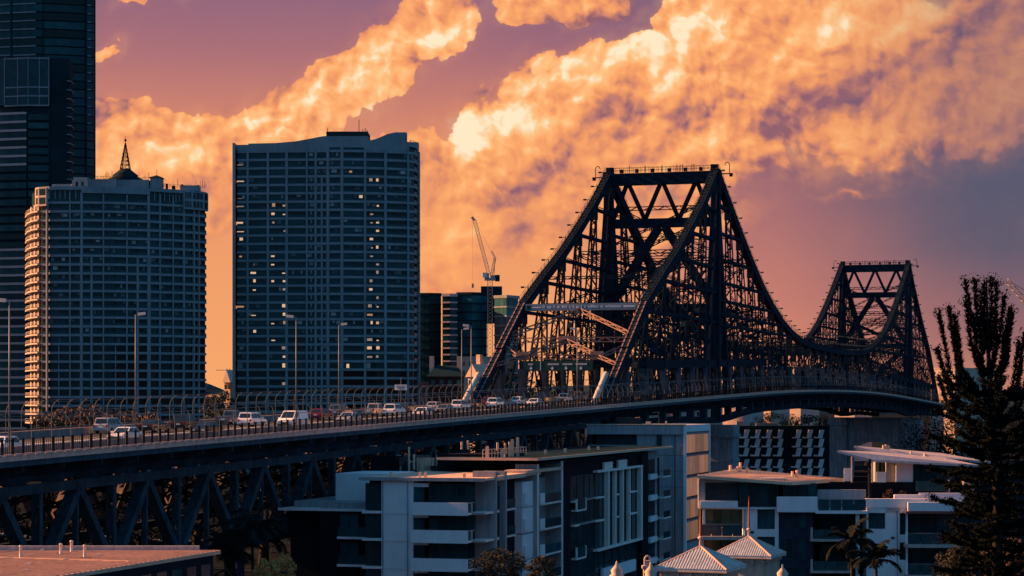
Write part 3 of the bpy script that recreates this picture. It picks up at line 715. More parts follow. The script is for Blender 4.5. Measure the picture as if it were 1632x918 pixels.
    for s in (-1,1):
        obj('headlight', B(f-.22, f+.012, s*(hw-.33)-.2, s*(hw-.33)+.2, P['nose']-.16, P['nose']-.0), 'headlamp', t)
        obj('tail_light', B(-f-.012, -f+.15, s*(hw-.16)-.12, s*(hw-.16)+.12, P['tail']-.32, P['tail']-.06), 'tail_lamp', t)
        obj('mirror', B(x3-.35, x3-.15, s*(hw+.1)-.09, s*(hw+.1)+.09, belt-.02, belt+.16), 'paint_'+paint, t)
    obj('bumper', B(f-.05, f+.03, -hw+.12, hw-.12, z0+.02, z0+.22), 'trim_black', t); obj('grille', B(f-.05, f+.02, -hw*.42, hw*.42, z0+.26, P['nose']-.12), 'trim_black', t)
    obj('number_plate', B(-f-.02, -f+.02, -.25, .25, .62, .75), 'sign_white', t)
    return t
LA, LB, LC_, RA, RB, RC = -8.4, -5.2, -1.9, 1.9, 5.2, 8.4
for kind, paint, px_, uu, away, label in (
 ('hatch','white',12,RC-.6,True,'white hatchback cut by the left edge of the picture'),
 ('suv','silver',176,LA,True,'silver SUV seen from behind near the rusty hedge'),
 ('sedan','white',200,RB,False,'white sedan facing us just past the silver SUV'),
 ('suv','black',298,LB,True,'black SUV seen from behind, left of the dark sedan'),
 ('sedan','black',330,RB,False,'dark sedan facing us with bright bonnet edge'),
 ('ute','grey',369,LA,True,'dark pickup driving away behind the white wagon'),
 ('suv','white',402,LC_,True,'long white wagon beside the lamp pole of the wavy-roofed tower'),
 ('van','white',467,RB,False,'white van facing us, tallest vehicle on the road'),
 ('hatch','maroon',512,LB,True,'maroon hatchback just behind the white van'),
 ('sedan','silver',556,RB,False,'silver sedan facing us before the beige pickup'),
 ('ute','beige',597,LB,True,'beige pickup seen from behind'),
 ('suv','white',629,LC_,True,'white SUV seen from behind right of the beige pickup'),
 ('sedan','navy',648,LA,True,'dark blue car hidden behind the white SUV'),
 ('sedan','white',674,RB,False,'white sedan facing us below the old roofs'),
 ('sedan','grey',708,RA,False,'grey sedan facing us left of the pair of lamps'),
 ('suv','white',735,LC_,True,'white SUV driving away next to the pair of lamps'),
 ('suv','maroon',783,LB,True,'dark red car half hidden behind a white SUV'),
 ('suv','white',791,LC_,True,'white SUV at the foot of the left portal leg'),
 ('hatch','white',827,LB,True,'white hatchback alone under the portal bracing'),
 ('van','navy',868,LB,True,'dark blue van under the lane sign'),
 ('ute','white',899,LC_,True,'white pickup under the lane sign'),
 ('sedan','black',889,RB,False,'small dark sedan facing us before the white pickup'),
 ('suv','grey',926,LB,True,'grey car driving away below the lane sign edge'),
 ('sedan','black',246,LB,True,'black sedan driving away between the silver and the black SUV'),
 ('suv','grey',543,LA,True,'grey car driving away right of the maroon hatchback'),
 ('hatch','silver',694,LB,True,'silver hatchback driving away left of the pair of lamps'),
 ('hatch','black',758,LB,True,'black hatchback driving away right of the pair of lamps'),
 ('sedan','navy',812,RB,False,'dark blue sedan facing us under the left half of the portal'),
 ('sedan','white',852,RA,False,'white sedan facing us left of the lamp before the portal'),
 ('ute','red',947,RB,False,'rusty red pickup at the right portal leg')):
    car(kind, paint, BR.v(px_, uu), uu, away, label)
# small white notice board on a post beside the far lanes
tt_ = BR.v(639, -11.2); sb = thing('notice_board', 'small white notice board on a thin post before the wavy-roofed tower', 'sign', (BR.O.x-11.2*BR.c+tt_*BR.s, BR.O.y+11.2*BR.s+tt_*BR.c, deck(tt_)), -BR.yaw)
obj('post', MB().tube([(0,0,0),(0,0,5.2)], .06, 6), 'lamp_pole', sb); obj('board', B(-1.0,1.0,-.12,-.06,3.3,4.15), 'sign_white', sb)
g = MB()
for k_, z_ in enumerate((3.95,3.72,3.5)): g.bx(-.8+.15*k_, .8-.15*k_, -.135, -.12, z_-.04, z_+.04)
obj('lettering', g, 'trim_black', sb)
# ------------------------------------------------------------------ towers across the river
class Facade:
    """front of a tower as a plan polyline given by photo column and distance; everything hangs on it"""
    def __init__(s, pts): s.p = pts; s.O = Vector(((pts[0][0]+pts[-1][0])/2-CX, F))*(sum(d for _, d in pts)/len(pts)/F)
    def d(s, x):
        for (a, da), (b, db) in zip(s.p, s.p[1:]):
            if a <= x <= b: return da+(db-da)*(x-a)/(b-a)
        return s.p[0][1] if x < s.p[0][0] else s.p[-1][1]
    def pt(s, x): d = s.d(x); return Vector(((x-CX)/F*d, d))-s.O
    def line(s, a, b): return [s.pt(x) for x in [a]+[q for q, _ in s.p if a+.3 < q < b-.3]+[b]]
    def sweep(s, mb, a, b, i, o, z0, z1):
        """strip following the front from column a to b, from depth i (behind) to o (proud)"""
        pts = s.line(a, b); n = len(pts); nr = []
        for k in range(n):
            d = (pts[min(k+1, n-1)]-pts[max(k-1, 0)]).normalized(); nr.append(Vector((d.y, -d.x)))
        base = len(mb.v)
        for p, q in zip(pts, nr):
            for (w, z) in ((i, z0), (o, z0), (o, z1), (i, z1)): mb.v.append((p.x+q.x*w, p.y+q.y*w, z))
        for k in range(n-1):
            for j in range(4):
                c = base+k*4; l = (j+1) % 4; mb.f.append((c+j, c+l, c+4+l, c+4+j))
        mb.f.append((base+3, base+2, base+1, base)); mb.f.append(tuple(base+(n-1)*4+j for j in range(4)))
        return mb
    def z(s, x, y): return ZC+(HY-y)/F*s.d(x)
    def thing(s, name, label, cat='building', group=None): return thing(name, label, cat, (s.O.x, s.O.y, 0), 0, group)
def floors(fc, t, bays, cols, a, b, z0, n, fh, band=.8, proud=.5, glass='glass_tower', conc='tower_conc', balus=True, colw=.5, skip=()):
    """n storeys down from z0: slab bands, panes bay by bay, full-height columns"""
    bm = fc.sweep(MB(), a, b, -.6, proud, -band, 0).mesh('floor_band', conc)
    rm = fc.sweep(MB(), a, b, proud-.12, proud-.05, 0, .85).mesh('balustrade', 'rail_glass') if balus else None
    pm = [fc.sweep(MB(), x, y, -.5, -.3, 0, fh-band).mesh('window', glass) for x, y in bays]
    for k in range(n):
        z = z0-k*fh; obj('floor_band', bm, None, t, (0,0,z))
        if rm: obj('balustrade', rm, None, t, (0,0,z))
        for j in range(len(bays)):
            if (k, j) in skip: continue
            obj('window', pm[j], None, t, (0,0,z-fh))
    for x, w, zt, zb in cols: obj('column', fc.sweep(MB(), x-w/2, x+w/2, -.6, proud+.12, zb, zt), conc, t)
mat('rail_glass', (.010,.040,.050), .25, var=.4, scale=.3, spec=.2)
mat('blind_dim', (.10,.13,.14), .8, var=.3, scale=2, objvar=.4)
# --- curved balcony tower on the left
f1 = Facade([(47,772),(50,760),(57,752),(66,748),(80,746),(130,745.5),(180,747),(235,751),(280,757),(305,761),(320,764),(327,768)])
t1 = f1.thing('balcony_tower', 'broad curved apartment tower with sunlit corner balconies and a roof spire')
zr = f1.z(130, 297); zb0 = 0
obj('core', MB().prism([(p.x, p.y+1.0) for p in f1.line(50, 326.5)]+[(f1.pt(327).x-9, 40), (f1.pt(47).x, 40)], 0, zr-1), 'tower_dark', t1)
edges = [66,76,94,112,130,146,165,184,202,219,237,254,266,275,292,308,316,327]
z1 = f1.z(165, 321.5)
floors(f1, t1, [(a+.4, b-.4) for a, b in zip(edges, edges[1:])], [(x, w, zr-2 if full else z1-6*3.0, 0) for x, w, full in
  ((76,2,1),(112,2,1),(130,4,0),(146,3.4,0),(165,2,1),(202,2,1),(219,3.4,0),(237,4,0),(254,2,1),(275,1.6,1),(292,2.4,1),(308,2,1),(316,1.6,1),(130.5,3.2,1),(236,3.2,1))],
  66, 327, z1, 16, 3.0, skip=())
obj('lower_wall', f1.sweep(MB(), 66, 327, -.45, -.35, 0, z1-16*3.0), 'glass_tower', t1)
lb = f1.sweep(MB(), 66, 327, -.6, .5, -.8, 0).mesh('floor_band', 'tower_conc')
for k in range(16, 25): obj('floor_band', lb, None, t1, (0,0,z1-k*3.0))
for x in (94,112,146,165,184,202,219,254,275,292): obj('pier', f1.sweep(MB(), x-.7, x+.7, -.5, .35, 0, z1-48), 'tower_conc', t1)
obj('cornice', f1.sweep(MB(), 60, 327, -.6, .9, z1+5.1, zr-1.2), 'tower_conc', t1)
obj('attic_glazing', f1.sweep(MB(), 80, 312, -.5, -.2, z1, z1+5.1), 'glass_tower', t1)
obj('attic_band', f1.sweep(MB(), 130, 237, -.5, 1.0, z1+2.8, z1+4.4), 'tower_conc', t1)
for x in (88,96,104,112,121,130,165,202,237,246,254,262,270,280,286): obj('attic_mullion', f1.sweep(MB(), x-.6, x+.6, -.4, .2, z1, z1+5.1), 'tower_conc', t1)
for a, b in ((62,78),(290,303),(303,326)):
    obj('corner_pavilion', f1.sweep(MB(), a, b, -2, 1.4, z1-1.5, zr-.5), 'tower_pale' if a < 100 else 'tower_conc', t1)
    for i in range(4):
        for zz in (z1-.8, z1+2.2): obj('pavilion_window', f1.sweep(MB(), a+1+(b-a-2)*i/4+.5, a+1+(b-a-2)*(i+1)/4-.5, 1.3, 1.46, zz, zz+2.2), 'glass_tower', t1)
# sunlit balconies wrapped round the left corner
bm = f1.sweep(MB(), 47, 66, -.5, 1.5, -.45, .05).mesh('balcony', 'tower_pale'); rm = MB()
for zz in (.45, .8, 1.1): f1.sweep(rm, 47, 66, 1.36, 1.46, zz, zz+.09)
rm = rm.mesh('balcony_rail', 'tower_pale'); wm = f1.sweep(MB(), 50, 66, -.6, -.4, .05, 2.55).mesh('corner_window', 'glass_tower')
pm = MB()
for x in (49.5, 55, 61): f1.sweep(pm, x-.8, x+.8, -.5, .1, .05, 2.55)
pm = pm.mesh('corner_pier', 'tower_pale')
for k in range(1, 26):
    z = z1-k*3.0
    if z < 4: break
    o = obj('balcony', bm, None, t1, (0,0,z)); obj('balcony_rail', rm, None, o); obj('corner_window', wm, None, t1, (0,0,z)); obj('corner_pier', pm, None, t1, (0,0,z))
# roof: terraces, lantern with spire, small pavilions, planting
def rbox(name, x0, x1, y0, y1, mt, dep=6, back=3):
    a, b = f1.pt(x0), f1.pt(x1); return obj(name, B(a.x, b.x, a.y+back, a.y+back+dep, f1.z(x0, y1)-1, f1.z(x0, y0)), mt, t1)
rbox('roof_house', 112, 137, 286, 298, 'tower_pale'); rbox('roof_house_cap', 114, 135, 281, 286, 'tower_pale'); rbox('roof_wall', 137, 182, 283, 298, 'tower_conc', 8, 5)
rbox('roof_wall', 182, 235, 283.5, 298, 'tower_conc', 8, 6); rbox('roof_house', 237, 256, 282, 298, 'tower_conc'); rbox('parapet_block', 80, 110, 292, 299, 'tower_pale', 5); rbox('parapet_block', 285, 318, 294, 299, 'tower_conc')
for x in (118,127,241,248): rbox('roof_window', x, x+3.5, 288, 296, 'glass_tower', .2, 2.9)
c = f1.pt(190); zl = f1.z(190, 284); g = MB(); g.sm = True
g.lathe([(6.0,0),(6.0,.9),(4.4,1.6),(4.4,2.2),(2.6,3.6),(1.8,4.3)], (c.x, c.y+12, zl), 16); obj('lantern', g, 'tower_dark', t1)
g = MB()
for s in range(4):
    q = [Vector((c.x+(1.5*(-1)**((s+1)//2)), c.y+12+1.5*(-1)**(s//2), zl+4.3)), Vector((c.x, c.y+12, zl+13.6))]; g.bar(q[0], q[1], .28, .28)
for k in range(6):
    r = 1.5*(1-k/6.5); z = zl+4.4+k*1.4
    for s in range(4):
        a, b = [Vector((c.x+r*(-1)**((j+1)//2), c.y+12+r*(-1)**(j//2), z)) for j in (s, s+1)]; g.bar(a, b, .18, .18); g.bar(a, b+Vector((0,0,1.2)), .14, .14)
g.bar((c.x,c.y+12,zl+9), (c.x,c.y+12,zl+15.8), .12, .12); g.lathe([(.4,0),(.4,.5),(.1,.9)], (c.x,c.y+12,zl+14), 8); obj('spire', g, 'tower_dark', t1)
a, b = f1.pt(236), f1.pt(257); g = MB(); zz = f1.z(245, 282); mid = ((a.x+b.x)/2, a.y+6, zz+1.1)
g.add([(a.x-.4,a.y+2.6,zz),(b.x+.4,a.y+2.6,zz),(b.x+.4,a.y+9.4,zz),(a.x-.4,a.y+9.4,zz),mid], [(0,1,4),(1,2,4),(2,3,4),(3,0,4),(3,2,1,0)]); g.bar(mid, (mid[0],mid[1],mid[2]+2), .12, .12); obj('roof_cap', g, 'tower_dark', t1)
g = MB(); rr = random.Random(5)
for x0, x1 in ((140,236),(258,325)):
    x = x0
    while x < x1:
        p = f1.pt(x); h = rr.uniform(.4, 1.3) if rr.random() < .8 else rr.uniform(1.6, 3); z = f1.z(x, 284 if x < 237 else 297); g.bar((p.x,p.y+4,z), (p.x,p.y+4,z+h), .12, .12); x += rr.uniform(1.5, 4)
    p, q = f1.pt(x0), f1.pt(x1); z = f1.z((x0+x1)/2, 284 if x0 < 237 else 297); g.bar((p.x,p.y+4,z+.9), (q.x,q.y+4,z+.9), .08, .08)
obj('roof_rail', g, 'tower_dark', t1)
for x, y, w in ((268,292,5),(283,290,3),(258,289,3),(309,291,3)): rbox('roof_plant', x, x+w, y, 299, 'tower_dark', 2, 8)
# --- wavy-roofed tower
f2 = Facade([(374,787),(378,786.5),(396,786),(440,785),(505,784),(545,783),(600,785),(649,789),(660,792),(667,800)])
t2 = f2.thing('wavy_tower', 'wide apartment tower with wavy roof line and scattered lit windows')
BAY = [(378.5,393.5),(396.5,425.5),(429,455),(459,488),(490.5,501.5),(505,520.5),(525,543),(547,580),(583.5,612),(616,648.5),(650,665.5)]
z2 = f2.z(545, 238.5)
sub = []
for j, (a, b) in enumerate(BAY): sub += [(a,b)] if b-a < 20 else [(a,(a+b)/2-.3),((a+b)/2+.3,b)]
obj('core', MB().prism([(p.x, p.y+1.2) for p in f2.line(376, 666)]+[(f2.pt(667).x-3, 34), (f2.pt(374).x, 34)], 0, z2+2), 'tower_dark', t2)
floors(f2, t2, BAY, [], 378, 667, z2, 26, 3.0, band=.85, proud=.25)
obj('lower_wall', f2.sweep(MB(), 378, 667, -.45, -.35, 0, z2-26*3.0), 'glass_tower', t2)
lb = f2.sweep(MB(), 378, 667, -.6, .25, -.85, 0).mesh('floor_band', 'tower_conc')
for k in range(26, 39): obj('floor_band', lb, None, t2, (0,0,z2-k*3.0))
for a, b in zip([(0,378)]+BAY, BAY+[(667,0)]):
    if b[0]-a[1] > 1: obj('pier', f2.sweep(MB(), a[1], b[0], -.6, .6 if b[0]-a[1] < 3 else .45, 0, z2+1), 'tower_conc', t2)
for j in (4, 5):               # solid wall with small punched windows in the narrow bays
    a, b = BAY[j]; obj('wall_strip', f2.sweep(MB(), a+(b-a)*.42, a+(b-a)*.6, -.6, .2, 0, z2-9), 'tower_conc', t2)
p = [(x, y) for x, y in ((396,229),(440,228),(470,225.5),(495,221),(510,218),(517,217),(586,217),(586,224.5),(598,222),(608,218),(618,213.5),(630,211),(648,211),(648,226),(667,227))]
g = MB()
for (xa, ya), (xb, yb) in zip(p, p[1:]):
    if xb-xa < .5: continue
    a, b = f2.pt(xa), f2.pt(xb); vs = []
    for q, y, x in ((a, ya, xa), (b, yb, xb)):
        for dy in (-.3, 5):
            for z in (z2, f2.z(x, y)): vs.append((q.x, q.y+dy, z))
    g.add(vs, [(0,4,5,1),(2,3,7,6),(1,5,7,3),(0,2,6,4),(0,1,3,2),(4,6,7,5)])
obj('wave_parapet', g, 'tower_conc', t2)
obj('parapet_wall', f2.sweep(MB(), 377, 396, -2, .4, z2, f2.z(380, 231)), 'tower_conc', t2)
a, b = f2.pt(518), f2.pt(585); obj('plant_room', B(a.x, b.x, a.y+5, a.y+18, z2, f2.z(550, 206.5)), 'tower_dark', t2)
g = MB()
for x, y0, y1 in ((570,187,206),(519,201,206),(576,202,206),(580,200,206),(583,203,206),(397,225,230),(653,220,227)): q = f2.pt(x); g.bar((q.x,q.y+7,f2.z(x,y1)-1), (q.x,q.y+7,f2.z(x,y0)), .22, .22)
q, r = f2.pt(653), f2.pt(666); g.bar((q.x,q.y+3,f2.z(655,222)), (r.x,r.y+3,f2.z(655,222)), .12, .12); g.bar((f2.pt(517).x,q.y+3,f2.z(519,201)), (f2.pt(522).x,q.y+3,f2.z(519,201)), .1, .1); obj('roof_masts', g, 'tower_dark', t2, kind='stuff')
a = f2.pt(374.5); obj('edge_blade', B(a.x-.6, a.x+.25, a.y-2.5, a.y+6, 0, f2.z(375, 229)), 'tower_pale', t2)
a = f2.pt(667); bl = B(a.x-2.5, a.x+.5, a.y-5, a.y+3, -.35, .1).mesh('end_balcony', 'tower_conc')
for k in range(6, 38): obj('end_balcony', bl, None, t2, (0,0,z2-k*3.0))
lw = MB().bx(-.55,.55,-.06,.06,0,1.5).mesh('lit_window', 'lit_window'); lw2 = MB().bx(-.95,.95,-.06,.06,0,1.5).mesh('lit_window', 'lit_window'); lw3 = MB().bx(-1.5,1.5,-.06,.06,0,1.1).mesh('lit_window', 'lit_window')
lr = random.Random(4); LITV = {}
for me_ in (lw, lw2, lw3):
    LITV[me_.name] = []
    for k_ in ('lit_amber', 'lit_dim'): c_ = me_.copy(); c_.materials[0] = MATS[k_]; LITV[me_.name].append(c_)
def lit_at(px_, y_, me):
    q = f2.pt(px_); k = round((y_-238.5)/13.3-.5); 
    r = lr.random(); me2 = me if r < .45 else LITV[me.name][0 if r < .75 else 1]
    o = obj('lit_window', me2, None, t2, (q.x+lr.uniform(-.2,.2), q.y+.22, z2-(k+1)*3.0+lr.uniform(.1,.5))); o.scale = (lr.uniform(.6,1.15), 1, lr.uniform(.65,1.1)); return o
S = 1.836
for x, ys, me in ((80,(152,204,230,277,324,348,552),lw3),(80,(370,415),lw),(120,(437,483,506,643),lw),(118,(460,575),lw2),(175,(275,300,322,413,437,482,600,665),lw),(207,(275,300,345,460,482,507,552,575,600,690,713,737,782),lw),
   (462,(197,297,319,362,388,410,480,504,620),lw),(480,(197,270,319,341,388,435,458,527,550,597,620,666,690,713),lw),(457,(550,573,666,690,713),lw2),(395,(738,),lw),(402,(170,),lw),(430,(245,),lw)):
    for y in ys: lit_at(340+x/S, 180+y/S, me)
cus = [MB().bx(-.5,.5,-.05,.05,0,1.9).mesh('curtain', 'curtain'), MB().bx(-.5,.5,-.05,.05,0,1.9).mesh('curtain', 'blind_dim')]; rr = random.Random(9)
for i in range(150):
    j = rr.randrange(len(BAY)); a, b = BAY[j]; k = rr.randrange(0, 26); x = rr.uniform(a+1.6, b-1.6); q = f2.pt(x); h = rr.choice((.35,.6,1.0,1.0)); o = obj('curtain', cus[rr.random() < .7], None, t2, (q.x, q.y+.2, z2-(k+1)*3.0+.1+1.9*(1-h))); o.scale = (rr.uniform(.5,1.9), 1, h)
for i in range(110):
    x = rr.uniform(80, 318); k = rr.randrange(0, 16); q = f1.pt(x); h = rr.choice((.35,.6,1.0,1.0)); o = obj('curtain', cus[rr.random() < .75], None, t1, (q.x, q.y+.2, z1-(k+1)*3.0+.1+1.9*(1-h))); o.scale = (rr.uniform(.4,1.7), 1, h)
# --- striped tower and tall dark tower at the left edge
f3 = Facade([(-30,880),(0,875),(42,872),(110,873),(116,884)])
t3 = f3.thing('striped_tower', 'glass tower with pale horizontal stripes at the left edge of the picture')
zt = f3.z(50, 92)
obj('core', MB().prism([(q.x,q.y+.6) for q in f3.line(-30,116)]+[(f3.pt(116).x-9,40),(f3.pt(-30).x,40)], 0, zt), 'tower_dark', t3)
mat('tower_pink', (.46,.36,.36), .7, var=.12, scale=.2, streak=.15)
gm = f3.sweep(MB(), 45, 78, -.3, .15, 0, 2.3).mesh('window', 'glass_tower'); gl = f3.sweep(MB(), -28, 42, -.3, .12, 0, 2.3).mesh('window', 'glass_tower'); sl = f3.sweep(MB(), -28, 42, -.3, .8, -.75, .15).mesh('stripe', 'tower_pink'); 
fh = 13.55/F*874
for k in range(0, 42):
    z = f3.z(20, 180)-k*fh
    if z < 2: break
    if k < 17 or k > 16: obj('stripe', sl, None, t3, (0,0,z)) if not (6 < k < 16) else None
    obj('window', gl, None, t3, (0,0,z-fh+.4)); obj('window', gm, None, t3, (0,0,z-fh+.4))
tz = f3.z(20, 180)
obj('crown_glass', f3.sweep(MB(), 8, 78, -.3, .3, tz+3, zt+.2), 'rail_glass', t3); obj('crown_glass', f3.sweep(MB(), -28, 7, -.3, .3, tz+3, zt+.2), 'rail_glass', t3)
for x in (8,29,45,63,78): obj('crown_mullion', f3.sweep(MB(), x-.5, x+.5, -.2, .6, tz+3, zt+.3), 'tower_conc', t3)
for y in (93,139,153,168): obj('crown_band', f3.sweep(MB(), 8, 78, -.2, .55, f3.z(40,y)-.25, f3.z(40,y)+.25), 'tower_conc', t3)
ds = f3.sweep(MB(), 107, 115, -.2, .8, 0, .35).mesh('side_louvre', 'tower_conc')
for k in range(14): obj('side_louvre', ds, None, t3, (0,0,f3.z(110, 130+14.2*k)))
f4 = Facade([(-40,960),(0,952),(60,948),(100,950),(135,953),(152,958)])
t4 = f4.thing('dark_tower', 'very tall dark glass tower rising out of the top left corner')
zt = f4.z(60, -60)
obj('core', MB().prism([(q.x,q.y+.6) for q in f4.line(-40,152)]+[(f4.pt(152).x-11,45),(f4.pt(-40).x,45)], 0, zt), 'tower_dark', t4)
s1 = f4.sweep(MB(), -38, 17, -.3, .7, -.35, .15).mesh('curved_band', 'tower_conc'); s2 = f4.sweep(MB(), 21, 57, -.3, .7, -.35, .15).mesh('curved_band', 'tower_conc'); s3 = f4.sweep(MB(), 138, 143.5, -.3, .6, 0, .5).mesh('side_louvre', 'tower_conc')
gw = f4.sweep(MB(), -38, 68, -.3, .1, .2, 3.3).mesh('window', 'glass_tower'); gw2 = f4.sweep(MB(), 70, 136, -.3, .1, .2, 3.3).mesh('window', 'glass_tower'); gw3 = f4.sweep(MB(), 137, 150, -.3, .1, .2, 3.3).mesh('window', 'glass_tower')
for k in range(0, 48):
    z = f4.z(40, -48+13.5*k)
    if k < 13: obj('curved_band', s1, None, t4, (0,0,z)); obj('curved_band', s2, None, t4, (0,0,z-.15*(k > 9)))
    obj('side_louvre', s3, None, t4, (0,0,z)) if k < 19 else None
    for w in (gw, gw2, gw3): obj('window', w, None, t4, (0,0,z))
    if z < 60: break
for x in (19, 69, 136.5): obj('mullion', f4.sweep(MB(), x-.8, x+.8, -.3, .5, 0, zt), 'tower_dark', t4)
# --- far towers between the wavy tower and the bridge, and the tower crane
def glass_block(x0, x1, ytop, d, name, label, fl, glass, bandm, curve_=0.0, bw=.5, nb=5, dep=30):
    fc = Facade([(x0, d+curve_), ((x0+x1)/2, d), (x1, d+curve_*1.6)]); t = fc.thing(name, label); zt = fc.z(x0, ytop)
    obj('core', MB().prism([(q.x,q.y+.5) for q in fc.line(x0,x1)]+[(fc.pt(x1).x-3,dep),(fc.pt(x0).x,dep)], 0, zt), 'tower_dark', t)
    bm = fc.sweep(MB(), x0, x1, -.2, .5, 0, bw).mesh('floor_band', bandm)
    es = [x0+(x1-x0)*i/nb for i in range(nb+1)]
    pms = [fc.sweep(MB(), a+.25, b-.25, -.3, .1, .4, fl-.1).mesh('window', glass) for a, b in zip(es, es[1:])]
    k = 0; z = zt-1.2
    while z > ZC-2:
        obj('floor_band', bm, None, t, (0,0,z)); z -= fl
        for p_ in pms: obj('window', p_, None, t, (0,0,z))
    obj('parapet', fc.sweep(MB(), x0, x1, -.5, .6, zt-1, zt+.3), bandm, t)
    return fc, t
glass_block(664, 703, 468, 1100, 'slab_tower', 'plain dark slab tower right behind the wavy-roofed tower', 4.5, 'rail_glass', 'tower_dark', 2, .3, 3)
fc, t5 = glass_block(728, 776, 467, 1080, 'glass_tower', 'teal glass office tower behind the crane mast', 4.2, 'far_glass', 'tower_dark', 3, .5, 6)
fs, t6 = glass_block(705, 728.5, 469, 1076, 'balcony_stack_tower', 'narrow tower of stacked pink-edged balconies left of the teal glass tower', 3.2, 'glass_tower', 'tower_pink', 1.5, .7, 2)
fr_, t7 = glass_block(788, 826, 472, 1070, 'round_corner_tower', 'rounded glass tower with pale floor edges touching the bridge portal', 4.6, 'far_glass', 'tower_conc', 6, .7, 5)
q = fc.pt(772); obj('plant_room', B(fc.pt(766).x, fc.pt(800).x, 8, 20, ZC+40, fc.z(770, 455)), 'tower_dark', t5)
g = MB()
for x in range(790, 822, 3): a = fr_.pt(x); g.bar((a.x,a.y+2,fr_.z(800,474)), (a.x,a.y+2,fr_.z(800,470)), .3, .3)
obj('roof_rail', g, 'tower_dark', t7)
def lattice(mb, p, q, w, n, th=.18):
    """square lattice mast from p to q"""
    p, q = Vector(p), Vector(q); d = (q-p).normalized(); a = Vector((0,1,0)); a = (a-d*a.dot(d)).normalized(); b = d.cross(a); L = (q-p).length
    cs = [(a*i+b*j)*(w/2) for i, j in ((-1,-1),(1,-1),(1,1),(-1,1))]
    for c in cs: mb.bar(p+c, q+c, th, th)
    for k in range(n):
        for i in range(4):
            c0, c1 = cs[i], cs[(i+1) % 4]
            if k % 2: c0, c1 = c1, c0
            mb.bar(p+c0+d*(L*k/n), p+c1+d*(L*(k+1)/n), th*.7, th*.7)
    return mb
cd_ = 1040.0
cr = thing('tower_crane', 'luffing tower crane with raised jib behind the teal glass tower', 'crane', (at(781,640,cd_).x, cd_, 0))
def cp(x, y, dy=0.0): p = at(x, y, cd_); return Vector((p.x-cr.location.x, dy, p.z))
obj('mast', lattice(MB(), (0,0,0), cp(781, 447), 2.3, 46, .22), 'crane', cr)
g = MB(); a = cp(781, 447); g.bx(a.x-2.6, a.x+2.6, -2, 2, a.z, a.z+1.2); g.bx(a.x-2.4, a.x-.4, -2.4, -.6, a.z+1.2, a.z+3.4); g.bx(a.x+.2, a.x+4.2, -1.2, 1.2, a.z+1.2, a.z+2.4); obj('slewing_platform', g, 'crane', cr)
obj('cab', B(a.x-3.4, a.x-1.6, -2.6, -1.0, a.z+1.3, a.z+3.6), 'sign_white', cr); obj('counterweight', B(a.x+2.4, a.x+4.6, -1.3, 1.3, a.z-.4, a.z+2.6), 'tower_dark', cr)
obj('jib', lattice(MB(), cp(779.5, 438), cp(756, 350), 1.5, 26, .2), 'crane', cr)
g = MB(); lattice(g, cp(783, 440), cp(789, 411), 1.0, 8, .2); lattice(g, cp(789, 411), cp(783, 400), .6, 4, .16); g.bar(cp(789,411), cp(787,444), .3, .3); g.bar(cp(783,400), cp(756,350), .07, .07); obj('a_frame', g, 'crane', cr)
g = MB(); g.bar(cp(756,351), cp(752,346), 1.2, 1.0); g.bar(cp(753,347), cp(753.5,452), .07, .07); b_ = cp(753.5,452); g.bx(b_.x-.5, b_.x+.5, -.4, .4, b_.z-2, b_.z); obj('hoist_line', g, 'crane', cr)
cr2 = thing('tower_crane', 'pale crane jib poking in from the right edge behind the tree', 'crane', (at(1650,640,700).x, 700, 0))
cr2['group'] = 'cranes'; cr['group'] = 'cranes'
def cq(x, y): p = at(x, y, 700); return Vector((p.x-cr2.location.x, 0, p.z))
obj('jib', lattice(MB(), cq(1604, 446), cq(1655, 505), 1.3, 14, .18), 'crane', cr2); g = MB(); g.bar(cq(1606,447), cq(1660,478), .2, .2); obj('stay', g, 'crane', cr2); obj('mast', lattice(MB(), (0,0,0), cq(1650, 500), 2, 30, .25), 'crane', cr2)
# --- lower, older buildings seen past the road and through the bridge
def gable(name, label, x0, x1, ybase, yeave, yridge, d, wall, roof, yaw=0, dep=9, chim=(), nwin=3):
    fr0 = Frame((x0+x1)/2, d, yaw); t = fr0.thing(name, label, 'house'); w = (x1-x0)/F*d/2; ze = fr0.z(yeave); zg = fr0.z(yridge)
    obj('wall', B(-w, w, 0, dep, 0, ze), wall, t)
    g = MB(); e = .5
    g.extrude([(-w-e,-e,ze-.1),(w+e,-e,ze-.1),(0,-e,zg)], (0,dep+2*e,0)) if yaw else g.add([(-w-e,-e,ze),(w+e,-e,ze),(w+e,dep+e,ze),(-w-e,dep+e,ze),(-w*.6,dep/2,zg),(w*.6,dep/2,zg)], [(0,1,5,4),(1,2,5),(2,3,4,5),(3,0,4),(3,2,1,0)])
    obj('roof', g, roof, t)
    for cx_ in chim: obj('chimney', B(cx_*w-.6, cx_*w+.6, dep*.4, dep*.4+1.2, ze, zg+2.4), 'cream', t)
    for i in range(nwin):
        x = -w+2*w*(i+.5)/nwin; obj('window', B(x-.5, x+.5, -.06, .05, ze-2.6, ze-.9), 'glass', t)
    return t
gable('old_house', 'old slate-roofed house with two pale chimneys behind the road', 683, 738, 632, 600, 582, 560, 'dark_wall', 'tower_dark', 0, 10, (-.85,.75), 4)
gable('old_house', 'sunlit pale gabled house at the foot of the portal leg', 744, 764, 632, 600, 580, 540, 'cream', 'roof_pale', 35, 10, (-.9,), 2)
gable('chapel', 'small sunlit steep gabled house in the gap between the two big towers', 356, 368, 640, 609, 590, 830, 'cream', 'roof_metal', 30, 9, (), 2)
gable('cottage', 'low flat pale building in the gap between the two big towers', 326, 352, 640, 632, 629, 820, 'roof_pale', 'roof_pale', 0, 8, (), 3)
t = thing('comms_mast', 'thin communications mast on the skyline between the two big towers', 'mast', at(364,640,900)*1.0); t.location.z = 0
